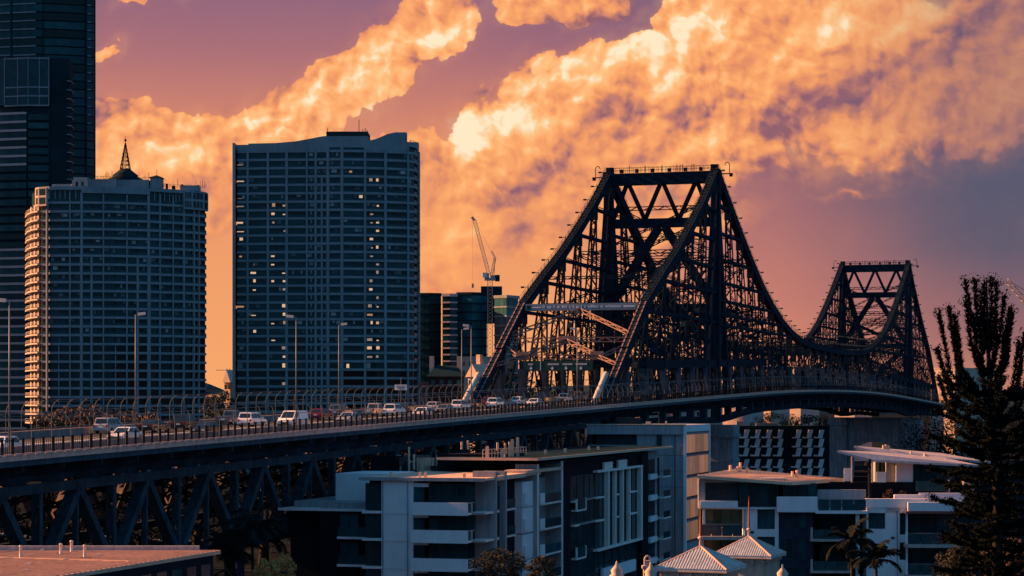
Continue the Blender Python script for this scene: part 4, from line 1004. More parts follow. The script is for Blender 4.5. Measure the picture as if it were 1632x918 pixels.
obj('lattice_mast', lattice(MB(), (0,0,0), (0,0,at(0,588,900).z), 1.2, 24, .2), 'tower_dark', t); obj('crossarm', MB().bar((-5,0,at(0,586,900).z-1), (3,0,at(0,586,900).z-1), .2, .2), 'tower_dark', t)
def block(name, label, x0, x1, ytop, d, wall, yaw=0.0, dep=12, nf=4, nb=4, cat='building', fh=3.2):
    fr0 = Frame(x0, d, yaw); t = fr0.thing(name, label, cat); w = fr0.u(x1); zt = fr0.z(ytop)
    obj('wall', B(0, w, 0, dep, 0, zt), wall, t); obj('parapet', B(-.2, w+.2, -.2, dep+.2, zt, zt+.5), wall, t)
    wm_ = MB().bx(-.5,.5,-.08,.05,0,1.5).mesh('window', 'glass')
    for k in range(nf):
        for i in range(nb): obj('window', wm_, None, t, (w*(i+.5)/nb, 0, zt-2.6-k*fh))
    ws = MB().bx(-.08,.05,-.5,.5,0,1.5).mesh('window', 'glass')
    for k in range(nf):
        for i in range(3): obj('window', ws, None, t, (0, dep*(i+.5)/3, zt-2.6-k*fh))
    return t
block('brick_building', 'dark red building with sloping side at the right foot of the wavy-roofed tower', 668, 697, 612, 600, 'brick_red', 12, 10, 2, 2)
block('low_block', 'low sunlit pink block below the crane', 735, 772, 571, 760, 'cream', 38, 10, 2, 4)
block('sunlit_block', 'sunlit orange apartment block glimpsed between the bridge end and the tree', 1482, 1522, 588, 980, 'cream', 40, 34, 5, 3)
for i, (x0, x1, y, mt, lb_) in enumerate(((985,1028,612,'cream','pale block glimpsed through the posts right of the portal leg'),(1040,1075,606,'tower_pink','pink block glimpsed through the posts below the big cross frame'),(1085,1118,615,'cream','low cream block glimpsed left of the near tower post'),
     (1150,1185,604,'tower_pink','pinkish block glimpsed right of the near tower post'),(1192,1228,598,'cream','cream block glimpsed through the middle of the bridge side'),(1236,1276,592,'tower_pale','tall pale block glimpsed where the top chord sags'),
     (1330,1362,600,'tower_pink','pink block glimpsed under the sagging mid span'),(1010,1150,622,'tower_conc','long grey block low behind the near half of the bridge'))):
    block('far_block', lb_, x0, x1, y, 860+22*i, mt, 38, 16, 4, 3)
# ------------------------------------------------------------------ apartments in front of the viaduct
FA = Frame(577, 232, 16)
ap = FA.thing('white_apartments', 'white balconied apartment block with dark glass side wing in front of the viaduct', 'building')
zA = FA.z(760); FL = [FA.z(814), FA.z(857.5), FA.z(902), FA.z(946)]; uu_ = FA.u
uB = uu_(770)
def P(name, u0, u1, v0, v1, z0, z1, mt, par=None): return obj(name, B(u0, u1, v0, v1, z0, z1), mt, par or ap)
def window(par, u0, u1, v, z0, z1, split=(), glassm='glass', horiz=()):
    """framed window on a front plane v: pane with frame bars standing proud of it"""
    w = obj('window', B(u0, u1, v+.06, v+.14, z0, z1), glassm, par); g = MB(); e = .09
    g.bx(u0-e, u0, v-.03, v+.14, z0-e, z1+e); g.bx(u1, u1+e, v-.03, v+.14, z0-e, z1+e); g.bx(u0, u1, v-.03, v+.14, z1, z1+e); g.bx(u0, u1, v-.03, v+.14, z0-e, z0)
    for s in split: x = u0+(u1-u0)*s; g.bx(x-.035, x+.035, v-.01, v+.06, z0, z1)
    for s in horiz: y = z0+(z1-z0)*s; g.bx(u0, u1, v-.012, v+.06, y-.04, y+.04)
    obj('frame', g, 'window_frame', w); return w
def swindow(par, u, v0, v1, z0, z1, split=(), glassm='glass'):
    """the same on a side plane u, facing right"""
    w = obj('window', B(u-.14, u-.06, v0, v1, z0, z1), glassm, par); g = MB(); e = .08
    g.bx(u-.14, u+.03, v0-e, v0, z0-e, z1+e); g.bx(u-.14, u+.03, v1, v1+e, z0-e, z1+e); g.bx(u-.14, u+.03, v0, v1, z1, z1+e); g.bx(u-.14, u+.03, v0, v1, z0-e, z0)
    for s in split: y = v0+(v1-v0)*s; g.bx(u-.06, u+.01, y-.04, y+.04, z0, z1)
    obj('frame', g, 'window_frame', w); return w
P('core', .3, uB-2.2, 1.5, 21, 0, zA-.3, 'dark_wall'); P('core', uB-14, uB-2.2, 21, 97, 0, zA-.2, 'dark_wall')
ua, ub, uc, ud = uu_(577), uu_(608), uu_(656), uu_(752)
lv = [zA-.35]+FL+[0]
for k in range(4):
    zt, zb = lv[k], lv[k+1]
    P('slab', ua, ud+1.2, -.06, 1.5, zb-.26, zb, 'white_wall')
    P('wall_panel', ub, uc+.15, 0, 1.5, zb, zt-(.26 if k else 0), 'white_wall')
    window(ap, ua+.35, ub-.08, .35, zb+.12, zt-.4, (.25,.5,.75) if k != 2 else (.14,.28,.42,.56,.7,.84), horiz=(.35,))
    window(ap, uu_(657), uu_(673.5), .25, zb+1.05, zt-.75, (.85,)); P('lintel', uc+.15, uu_(680), .25, 1.5, zt-.66, zt-.26, 'white_wall')
    window(ap, uu_(681.5), uu_(694), .7, zb+.2, zt-.42, horiz=(.52,))
    window(ap, uu_(696), uu_(738), .95, zb+.1, zt-.42, (.33,.66)); window(ap, uu_(741), ud-.05, .95, zb+.1, zt-.42, (.5,))
    bl = P('balcony', uu_(662), ud, -1.35, -.06, zb-.24, zb-.02, 'white_wall')
    obj('parapet', B(uu_(662), ud, -1.5, -1.35, zb-.3, zb+1.05), 'white_wall', bl); obj('end_glass', B(ud-.06, ud, -1.3, .3, zb, zb+.95), 'glass', bl)
    obj('end_rail', B(ud-.08, ud+.02, -1.34, 1.2, zb+.95, zb+1.03), 'tower_pale', bl); obj('end_post', B(ud-.1, ud+.06, -.3, .1, zb, zb+.95), 'tower_pale', bl)
    obj('edge', B(ud, uB+.2, -.1, .3, zb-.26, zb-.04), 'tower_pale', bl)
P('fascia', ua-.2, uB+.3, -.5, -.3, zA-.36, zA, 'grey_wall'); P('roof', ua-.15, uB+.25, -.3, 22, zA-.3, zA-.04, 'roof_pale')
for x, h in ((621,.5),(667,.5),(676,.5),(738,.4)): P('roof_vent', uu_(x,2), uu_(x,2)+.22, 2, 2.22, zA-.04, zA+h, 'roof_pale')
# dark stair wing on the left with its own parapet and lift box
uL = uu_(463, 6); um = uu_(515, 5); zp = FA.z(812, um, 5)
P('wing', uL, um, 6, 26, 0, zp-.1, 'dark_wall'); P('wing', um, -.15, 4, 24, 0, zp-.1, 'dark_wall')
P('wing_parapet', uL+.3, um+.1, 6.3, 25, zp+.15, zp+.85, 'grey_wall'); P('wing_parapet', um, -.15, 4.4, 23, zp+.15, zp+.85, 'grey_wall'); P('wing_slab', uL-.6, -.15, 3.8, 26, zp-.1, zp+.15, 'white_wall')
P('lift_box', uu_(535,9), -.15, 9, 18, zp+.85, FA.z(755,0,9), 'white_wall')
for k in (1, 2):
    P('slab', uu_(540,3), -.1, 2.4, 4, FL[k]-.3, FL[k]-.05, 'white_wall'); P('balcony_glass', uu_(541,3), -.3, 2.5, 2.56, FL[k]-.05, FL[k]+1.0, 'glass')
    window(ap, uu_(545,4), uu_(572,4), 3.7, FL[k]+.1, FL[k]+2.2, (.5,))
# right-hand side wing: fins, recessed balconies, framed glass bay; all on planes facing right
vv = lambda x: FA.v(x, uB)
P('recess_glass', uB-2.2, uB-1.9, 1.5, 5.5, 0, zA-.4, 'glass')
for z in FL: P('slab', uB-1.9, uB+.15, .4, 5.5, z-.24, z-.02, 'frame_pale')
for a, b, h in ((785,787.5,.6),(800.5,803,.5),(851,853.4,.9),(889.5,892,1.0)): P('fin', uB-2.2, uB+.35, vv(a), vv(b), 0, zA+h, 'grey_wall')
P('painted_fin_light', uB+.35, uB+.42, vv(851), vv(853.4), 0, zA+.9, 'frame_pale'); P('painted_fin_light', uB+.35, uB+.42, vv(889.5), vv(892), 0, zA+1.0, 'frame_pale')  # pale strips paint a sunlit edge on the fins
for z in FL[:3]: swindow(ap, uB-.3, vv(788), vv(799.5), z+.1, z+2.5, (.4,))
P('slot_wall', uB-2.2, uB-.45, vv(787.5), vv(800.5), 0, zA+.2, 'dark_wall')
P('black_wall', uB-2.2, uB-1.0, vv(803), vv(834), 0, zA-.4, 'dark_wall'); P('coloured_strip', uB-1.0, uB-.9, vv(806), vv(807.6), 0, zA-.6, 'paint_maroon')
def side_balcony(v0, v1, z, mt='frame_pale', out=.5, rail=True):
    b = P('balcony', uB-1.0, uB+out, v0, v1, z-.22, z-.02, mt)
    obj('rail_post', B(uB+out-.12, uB+out, v1-.14, v1, z-.02, z+1.05), mt, b); obj('rail_post', B(uB+out-.12, uB+out, v0, v0+.14, z-.02, z+1.05), mt, b)
    obj('balcony_glass', B(uB+out-.08, uB+out-.04, v0+.14, v1-.14, z+.05, z+1.0), 'glass', b); return b
for z in FL[:2]: side_balcony(vv(803.5), vv(820), z, out=.2)
for k in range(4):
    z = FL[k]; P('white_panel', uB-2.2, uB-.1, vv(834), vv(851), z-.2, z+2.6, 'white_wall'); P('sill_box', uB-.1, uB+.15, vv(835), vv(842), z+.1, z+1.4, 'white_wall')
    swindow(ap, uB-1.6, vv(854), vv(874), z+.05, z+2.4, (.33,.66)); P('pier', uB-2.2, uB-1.5, vv(875), vv(889), z-.2, z+2.7, 'grey_wall')
    b = side_balcony(vv(854), vv(889), z); obj('parapet', B(uB+.28, uB+.5, vv(854), vv(862), z-.2, z+1.15), 'white_wall', b)
P('top_cap', uB-2.2, uB+.5, vv(834), vv(891), zA+.0, zA+.35, 'roof_pale'); P('top_cap', uB-2.2, uB+.3, vv(787), vv(834), zA-.4, zA+.05, 'roof_pale')
P('dark_return', uB-2.2, uB+.1, vv(892), vv(908), 0, zA+.6, 'dark_wall')
gz = [17.35, 14.3, 11.4, 7.75, 4.6, 1.6]
P('glass_bay', uB-2.2, uB-.2, vv(908), vv(1018), 0, 19.0, 'dark_wall')
for k in range(5):
    z1_, z0_ = gz[k], gz[k+1]
    for a, b in ((909,931),(932,948),(949,962),(964.5,975.5),(977.5,987),(989,998),(1000,1014.5)): swindow(ap, uB-.02, vv(a), vv(b), z0_+.15, z1_-.2, (.5,) if b-a > 11 else ())
for k in range(1, 3):
    for a, b in ((909,917),(944,957),(976,981),(998,1010)): P('ledge', uB, uB+.55, vv(a), vv(b), gz[k]-.2, gz[k], 'frame_pale')
    P('ledge', uB, uB+.2, vv(917), vv(944), gz[k]-.2, gz[k], 'grey_wall')
for a, b in ((962.5,964.3),(975.7,977.2),(987.3,988.8),(998.3,999.8),(1015,1017.5)): P('frame_bar', uB, uB+.6 if a in (962.5,1015) else uB+.45, vv(a), vv(b), 7.75, 17.35, 'frame_pale')
P('frame_bar', uB, uB+.65, vv(945), vv(1017.6), 17.35, 17.62, 'frame_pale'); P('frame_bar', uB, uB+.65, vv(945), vv(1017.6), 7.5, 7.75, 'frame_pale')
P('frame_panel', uB, uB+.3, vv(960), vv(973), 17.62, 18.5, 'frame_pale'); P('frame_panel', uB, uB+.3, vv(983), vv(996), 17.62, 18.6, 'frame_pale')
for z in (13.2, 7.4, 3.4):
    b = P('box_balcony', uB, uB+.7, vv(910), vv(926), z-.2, z, 'frame_pale'); obj('post', B(uB+.55, uB+.7, vv(910), vv(911.5), z, z+1.3), 'frame_pale', b); obj('post', B(uB+.55, uB+.7, vv(925), vv(926), z, z+1.3), 'frame_pale', b); obj('balcony_glass', B(uB+.6, uB+.64, vv(911.5), vv(925), z, z+1.2), 'glass', b)
P('lower_parapet', uB+.1, uB+.5, vv(956), vv(1008), 3.6, 5.1, 'white_wall')
P('dark_frame', uB-2.2, uB+.45, vv(1018.2), vv(1028), 0, 19.3, 'dark_wall')
P('end_wing', uB-8, uB-.6, vv(1028), vv(1054), 0, 19.2, 'grey_wall')
for k in range(6):
    z = 15.9-k*2.95
    P('end_panel', uB-.6, uB-.4, vv(1029), vv(1036), z-.1, z+1.4, 'rail_glass'); P('spandrel', uB-.6, uB-.1, vv(1038), vv(1049), z-.55, z+.2, 'white_wall'); swindow(ap, uB-.45, vv(1039), vv(1048), z+.3, z+2.2, (.5,))
    b = P('end_balcony', uB-.6, uB+.7, vv(1050), vv(1062), z-.4, z-.2, 'frame_pale'); obj('balcony_glass', B(uB+.6, uB+.66, vv(1051), vv(1061), z-.2, z+.7), 'glass', b)
P('roof_wing', uB-11, uB+.9, vv(845), vv(1062), 19.55, 19.85, 'tower_dark'); P('roof_edge', uB+.9, uB+1.0, vv(845), vv(1062), 19.6, 19.9, 'roof_pale'); P('roof_edge', uB-11, uB+.9, vv(845)-.1, vv(845), 19.6, 19.9, 'roof_pale'); P('roof_wing', uB-9, uB+.2, vv(860), vv(1030), 19.0, 19.3, 'tower_dark')  # dark sheets; pale strips paint in the sunlit roof edge
for x, h in ((832,1.4),(920,.5),(950,.5),(986,.5),(878,2.2),(870,2.0),(855,.9),(1000,.4)): P('roof_vent', uB-4.2, uB-3.9, vv(x), vv(x)+.3, 19.85, 19.85+h, 'roof_pale')
g = MB()
for i in range(16): g.bar((uB-5,vv(838)+i*1.2,19.85), (uB-5,vv(838)+i*1.2,20.8), .08, .08)
g.bar((uB-5,vv(838),20.8), (uB-5,vv(838)+18,20.8), .08, .08); g.bar((uB-5,vv(838),20.35), (uB-5,vv(838)+18,20.35), .06, .06); obj('roof_rail', g, 'roof_pale', ap)
# roof plant of the block behind the white front
pl = FA.thing('roof_plant', 'dark plant screens with pale pipes and frames on the roof below the road', 'machinery')
v_ = 24.0
obj('screen', B(uu_(592,v_), uu_(632,v_), v_, v_+6, 0, FA.z(728,6,v_)), 'dark_wall', pl); obj('screen', B(uu_(697,v_), uu_(806,v_), v_, v_+8, 0, FA.z(724,6,v_)), 'dark_wall', pl); obj('screen', B(uu_(632,v_), uu_(697,v_), v_+4, v_+8, 0, FA.z(738,6,v_)), 'tower_dark', pl)
rr = random.Random(21)
for i in range(22):
    x = rr.uniform(628, 700); y = rr.uniform(722, 745); u0 = uu_(x, v_+1); z = FA.z(y, u0, v_+1); h = rr.choice((.25,.5,1.0,1.6)); w = rr.choice((.15,.3,.9,1.8))
    obj('duct', B(u0, u0+w, v_+1, v_+1.3+rr.random(), z-h, z), rr.choice(('roof_pale','steel_pale','crane','rail_glass')), pl)
for x, y0, y1 in ((654,712,752),(662,724,748),(738,704,716),(748,702,716),(795,705,718),(807,706,736),(814,704,736)):
    u0 = uu_(x, v_); obj('pipe', MB().tube([(u0,v_-.5,FA.z(y1,u0,v_)),(u0,v_-.5,FA.z(y0,u0,v_))], .13, 6), 'roof_pale', pl)
# ------------------------------------------------------------------ grey block with a sunset glow put into its corner panes
FB = Frame(935, 338, 16)
gb = FB.thing('grey_block', 'grey flat-roofed block with tall corner windows given an added orange glow', 'building')
uR = FB.u(1090); zB = FB.z(677); vE = FB.v(1130, uR); Q = lambda n, *a: obj(n, B(*a[:6]), a[6], gb)
zs = FB.z(692); zw0, zw1 = FB.z(709), FB.z(697)
Q('top_band', 0, uR, 0, vE, zs, zB, 'grey_wall'); Q('wall', FB.u(1014), uR-.1, .4, vE-.1, 0, zs, 'grey_wall'); Q('lower_wall', 0, FB.u(1014), .8, vE, 0, zw0, 'grey_wall'); Q('strip_recess', .3, FB.u(1014), 2.4, vE, zw0, zs, 'dark_wall')
window(gb, 1.2, FB.u(1013), 1.6, zw0+.05, zw1+.3, (.2,.4,.55,.7,.85)); window(gb, FB.u(1047), FB.u(1053), .2, FB.z(709), FB.z(692.5), horiz=(.5,))
Q('corner_frame', uR-.1, uR+.25, 0, .9, 0, zB, 'white_wall'); Q('corner_frame', uR-.1, uR+.25, vE-.8, vE, 0, zB, 'white_wall')
Q('corner_head', uR-.1, uR+.25, .9, vE-.8, FB.z(688), zB, 'white_wall')
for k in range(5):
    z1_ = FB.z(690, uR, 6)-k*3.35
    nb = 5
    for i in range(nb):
        a = 1.1+(vE-2.1)*i/nb; w = obj('window', B(uR, uR+.1, a+.08, a+(vE-2.1)/nb-.04, z1_-3.0, z1_-.25), 'mirror_glass' if False else 'sun_glow_glass', gb)
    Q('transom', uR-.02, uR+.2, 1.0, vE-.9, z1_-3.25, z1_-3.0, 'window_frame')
Q('roof_house', FB.u(981,3), FB.u(1014,3), 3, 7, zB, FB.z(666), 'tower_dark'); Q('roof_edge', -.1, uR+.3, -.1, .2, zB, zB+.12, 'roof_pale')
for x, w, h in ((1029,.7,.5),(1060,.25,.6)): Q('roof_vent', FB.u(x,2), FB.u(x,2)+w, 2, 2+w, zB, zB+h, 'roof_pale')
g = MB(); u0 = FB.u(1050,4); g.bar((u0,4,zB), (u0,4,zB+2.0), .06, .06); g.bar((u0,4,zB+1.95), (u0-1,4,zB+1.9), .06, .06); obj('antenna', g, 'lamp_pole', gb)
# ------------------------------------------------------------------ terraced apartments on the right
FC = Frame(1113, 218, 4)
tb = FC.thing('terraced_apartments', 'pale terraced apartment building with glass balconies and orange sunlit roof', 'building')
U_ = FC.u; Z = lambda y: FC.z(y)
def R_(n, x0, x1, v0, v1, y1, y0, mt, par=None): return obj(n, B(U_(x0,v0), U_(x1,v0), v0, v1, Z(y1) if y1 < 990 else 0, Z(y0)), mt, par or tb)
# back mass, then the pieces in front of it
R_('core', 1116, 1300, 3.2, 16, 999, 772, 'dark_wall'); R_('core', 1300, 1545, 4.4, 18, 999, 819, 'dark_wall')
R_('corner_post', 1113, 1124, .0, 3.2, 811, 758, 'grey_wall'); R_('head_beam', 1124, 1252, .0, 3.2, 769, 762, 'grey_wall')
window(tb, U_(1126,.8), U_(1174,.8), .8, Z(796), Z(770.5), (.33,.66,.8), horiz=(.5,)); R_('sill_wall', 1116, 1176, -.6, .8, 809, 798, 'white_wall')
for a, b in ((1178,1194),(1195,1209),(1210,1224),(1225,1239)): window(tb, U_(a,1.6), U_(b,1.6), 1.6, Z(808), Z(771))
R_('floor_edge', 1116, 1240, -.3, 3.2, 811, 808.6, 'white_wall')
for a, b in ((1126,1138),(1139,1151),(1152,1165),(1166,1179)): window(tb, U_(a,2.6), U_(b,2.6), 2.6, Z(852), Z(813))
b = R_('balcony', 1115, 1184, -1.4, 3.2, 859, 853.5, 'tower_pale')
for a, c_ in ((1117,1133),(1134,1150),(1151,1167),(1168,1183)): obj('balcony_glass', B(U_(a,-1.3), U_(c_,-1.3), -1.35, -1.3, Z(853), Z(835)), 'glass_clear', b)
obj('handrail', B(U_(1116,-1.3), U_(1184,-1.3), -1.38, -1.28, Z(835), Z(834)), 'lamp_pole', b); obj('table', MB().lathe([(.08,0),(.08,.7),(.6,.72),(.6,.76)], (U_(1150,.5), .5, Z(853)), 10), 'grey_wall', b)
R_('pillar', 1120, 1124, -.2, .3, 853, 811, 'white_wall'); R_('pillar', 1117, 1122, -.5, .1, 999, 859, 'white_wall')
R_('wall_panel', 1184, 1207, 0, 3.2, 999, 811, 'white_wall'); R_('wall_panel', 1235, 1241, 0, 3.2, 999, 811, 'white_wall'); R_('wall_panel', 1207, 1235, 0, 3.2, 855, 843, 'white_wall'); R_('wall_panel', 1207, 1235, 0, 3.2, 999, 882, 'white_wall')
window(tb, U_(1208,.3), U_(1234,.3), .3, Z(842.4), Z(812), (.5,)); window(tb, U_(1208,.3), U_(1234,.3), .3, Z(881), Z(856), (.5,))
for a, c_ in ((1125,1150),(1152,1180)): window(tb, U_(a,2.4), U_(c_,2.4), 2.4, Z(900), Z(861), (.5,))
R_('parapet', 1238, 1303, -1.0, -.6, 815, 790.5, 'white_wall'); R_('parapet_floor', 1238, 1303, -.6, 3, 815, 811, 'grey_wall')
for a, c_ in ((1249,1259),(1260,1274),(1275,1288),(1289,1300)): window(tb, U_(a,2.2), U_(c_,2.2), 2.2, Z(792), Z(774))
R_('navy_wall', 1241, 1296, .2, 3.2, 999, 815.5, 'navy_wall')
for x in (1253, 1274):
    for y0, y1 in ((839,816),(890,858),(936,904)): window(tb, U_(x,.1), U_(x+10,.1), .1, Z(y0), Z(y1))
# orange roof sheet, tilted down to the right
def sheet(par, pts, th, mt, name='roof', ribs=0):
    q = [Vector(p) for p in pts]; g = MB(); g.add([p-Vector((0,0,th)) for p in q]+q, [(3,2,1,0),(4,5,6,7),(0,1,5,4),(1,2,6,5),(2,3,7,6),(3,0,4,7)])
    for i in range(ribs):
        s = (i+.5)/ribs; a, b_ = q[0].lerp(q[1], s), q[3].lerp(q[2], s); g.bar(a+Vector((0,0,.02)), b_+Vector((0,0,.02)), .05, .05)
    return obj(name, g, mt, par)
def cpt(x, y, v): return (U_(x, v), v, ZC+(HY-y)/F*(FC.O.y-U_(x,v)*FC.s+v*FC.c))
sheet(tb, [cpt(1111,757.5,-1.2), cpt(1262,768.5,-1.2), cpt(1347,763,12), cpt(1172,747,12)], .3, 'roof_pale', 'roof', 26)
for x, y, h in ((1164,750,.55),(1176,752,.55),(1180,748,.7),(1191,751,.35),(1263,759,.5),(1270,758,.55)): u0, v0, z0 = cpt(x, y, 8); obj('roof_vent', MB().tube([(u0,v0,z0-.3),(u0,v0,z0+h)], .14, 8), 'roof_pale', tb)
# middle terrace with planting, then the white mass and balconies on the right
b = R_('terrace', 1300, 1383, -1.2, 8, 817, 812.5, 'white_wall'); R_('terrace_wall', 1303, 1480, 8, 8.4, 812, 772, 'dark_wall'); R_('terrace_wall', 1303, 1380, 5.2, 5.6, 812, 783, 'grey_wall')
for a, c_ in ((1304,1322),(1323,1341),(1342,1360),(1361,1380)): obj('balcony_glass', B(U_(a,-1.1), U_(c_,-1.1), -1.15, -1.1, Z(812), Z(795)), 'glass_clear', b)
obj('handrail', B(U_(1303,-1.1), U_(1381,-1.1), -1.18, -1.06, Z(795), Z(794)), 'lamp_pole', b)
for x, w in ((1334,1.0),(1365,.9)): obj('planter', MB().lathe([(.35*w,0),(.5*w,.5),(.55*w,.55)], (U_(x,1), 1, Z(812.5)), 10), 'dark_wall', tb)
R_('white_mass', 1381, 1384, 0, 4.4, 999, 808, 'white_wall'); R_('white_mass', 1411, 1434, 0, 4.4, 999, 808, 'white_wall'); R_('white_mass', 1444, 1447, 0, 4.4, 999, 808, 'white_wall')
R_('white_mass', 1384, 1411, 0, 4.4, 865, 842, 'white_wall'); R_('white_mass', 1384, 1411, 0, 4.4, 999, 888, 'white_wall'); R_('white_mass', 1434, 1444, 0, 4.4, 863, 851, 'white_wall'); R_('white_mass', 1434, 1444, 0, 4.4, 999, 891, 'white_wall')
R_('white_parapet', 1380, 1480, -.1, .5, 808, 794, 'white_wall'); R_('white_parapet', 1447, 1546, -1.0, -.6, 812.5, 799, 'white_wall'); R_('brown_band', 1443, 1546, -1.1, 4, 816.5, 813, 'brick_red')
R_('head_wall', 1381, 1447, 0, 4.4, 816.5, 808, 'white_wall')
for x0, x1, y0, y1 in ((1384.5,1410.5,841.5,817),(1384.5,1410.5,887,866),(1434.5,1443.5,850.5,817),(1434.5,1443.5,890,864)): window(tb, U_(x0,.5), U_(x1,.5), .5, Z(y0), Z(y1), (.5,) if x1-x0 > 15 else (), horiz=(.3,))
for y in (870, 918, 966):
    b = R_('balcony', 1443, 1547, -1.4, 4.4, y, y-5.5, 'tower_pale'); obj('edge_post', B(U_(1443,-1.4), U_(1446.5,-1.4), -1.4, -1.1, Z(y), Z(y-25)), 'white_wall', b)
    for a in range(1448, 1540, 20): obj('balcony_glass', B(U_(a,-1.3), U_(a+19,-1.3), -1.35, -1.3, Z(y-5.5), Z(y-22)), 'glass_clear', b)
    obj('handrail', B(U_(1447,-1.3), U_(1547,-1.3), -1.38, -1.26, Z(y-22), Z(y-23)), 'lamp_pole', b)
    for a, c_ in ((1452,1470),(1472,1492),(1494,1516),(1518,1540)): window(tb, U_(a,3.8), U_(c_,3.8), 3.8, Z(y-6), Z(y-44 if y > 880 else y-52))
for y in (861, 911):
    b = R_('balcony', 1292, 1360, -1.2, 3.2, y, y-4, 'tower_pale'); obj('edge_post', B(U_(1292,-1.2), U_(1295.5,-1.2), -1.2, -.9, Z(y-4), Z(y-22)), 'tower_pale', b)
    for a in range(1297, 1352, 19): obj('balcony_glass', B(U_(a,-1.1), U_(a+18,-1.1), -1.15, -1.1, Z(y-4), Z(y-19)), 'glass_clear', b)
    for a, c_ in ((1308,1322),(1324,1338),(1340,1356)): window(tb, U_(a,4.0), U_(c_,4.0), 4.0, Z(y-5), Z(y-40))
R_('pillar', 1364, 1370, -.3, .2, 999, 817, 'white_wall')
# penthouse with two blade roofs
R_('penthouse_wall', 1412, 1428, 9, 14, 795, 733, 'grey_wall'); R_('penthouse_wall', 1428, 1455, 8.6, 14, 795, 737, 'white_wall'); R_('penthouse_core', 1455, 1545, 10.4, 16, 795, 738, 'dark_wall')
for a, c_ in ((1456,1466),(1467,1479),(1480,1494),(1495,1520)): window(tb, U_(a,10), U_(c_,10), 10, Z(768), Z(740))
window(tb, U_(1401,9.6), U_(1404,9.6), 9.6, Z(757), Z(742)); window(tb, U_(1408,9.6), U_(1411.5,9.6), 9.6, Z(757), Z(742)); R_('penthouse_wall', 1395, 1412, 9.8, 14, 795, 733, 'tower_conc')
for x, y in ((1358,728),(1390,735)): R_('roof_post', x-1.2, x+1.2, 6, 6.2, 772, y, 'tower_pale')
R_('screen_panel', 1345, 1357, 7, 7.1, 770, 749, 'sign_white'); R_('screen_panel', 1384, 1390, 7.4, 7.5, 765, 753, 'sign_white'); R_('screen_panel', 1397, 1412, 7, 7.1, 772, 755, 'sign_white')
sheet(tb, [cpt(1334,718,5), cpt(1391,732.5,5), cpt(1560,741,9), cpt(1470,722,14)], .22, 'roof_pink', 'penthouse_roof', 0); sheet(tb, [cpt(1361,710.5,9), cpt(1408,721.5,9), cpt(1580,736,15), cpt(1500,722,20)], .22, 'roof_pink', 'penthouse_roof', 0)
R_('planter_wall', 1460, 1513, 5, 5.3, 785, 768, 'glass_clear'); R_('rail_post', 1511, 1514, 5, 5.2, 786, 767, 'tower_pale'); R_('lit_box', 1537, 1553, 4, 6, 790, 768, 'cream'); R_('upper_parapet', 1465, 1540, 2, 2.4, 800, 786, 'white_wall'); R_('upper_parapet', 1425, 1470, 1, 1.4, 797, 788, 'white_wall')
for x, y in ((1408,709),(1412,708),(1416,709),(1452,719),(1463,724),(1474,722),(1478,724),(1508,730)): u0, v0, z0 = cpt(x, y+6, 11); obj('roof_vent', MB().tube([(u0,v0,z0-.4),(u0,v0,z0+.35)], .12, 6), 'roof_pale', tb)
u0, v0, z0 = cpt(1386,792,3); g = MB(); g.tube([(u0,v0,z0),(u0,v0,z0+3.8)], .16, 8); g.tube([(u0,v0,z0+2.6),(u0-.9,v0,z0+2.75)], .06, 6); g.lathe([(.1,0),(.35,.15),(.3,.45),(.05,.6)], (u0-.2,v0,z0+3.0), 8); obj('flue', g, 'dark_wall', tb)
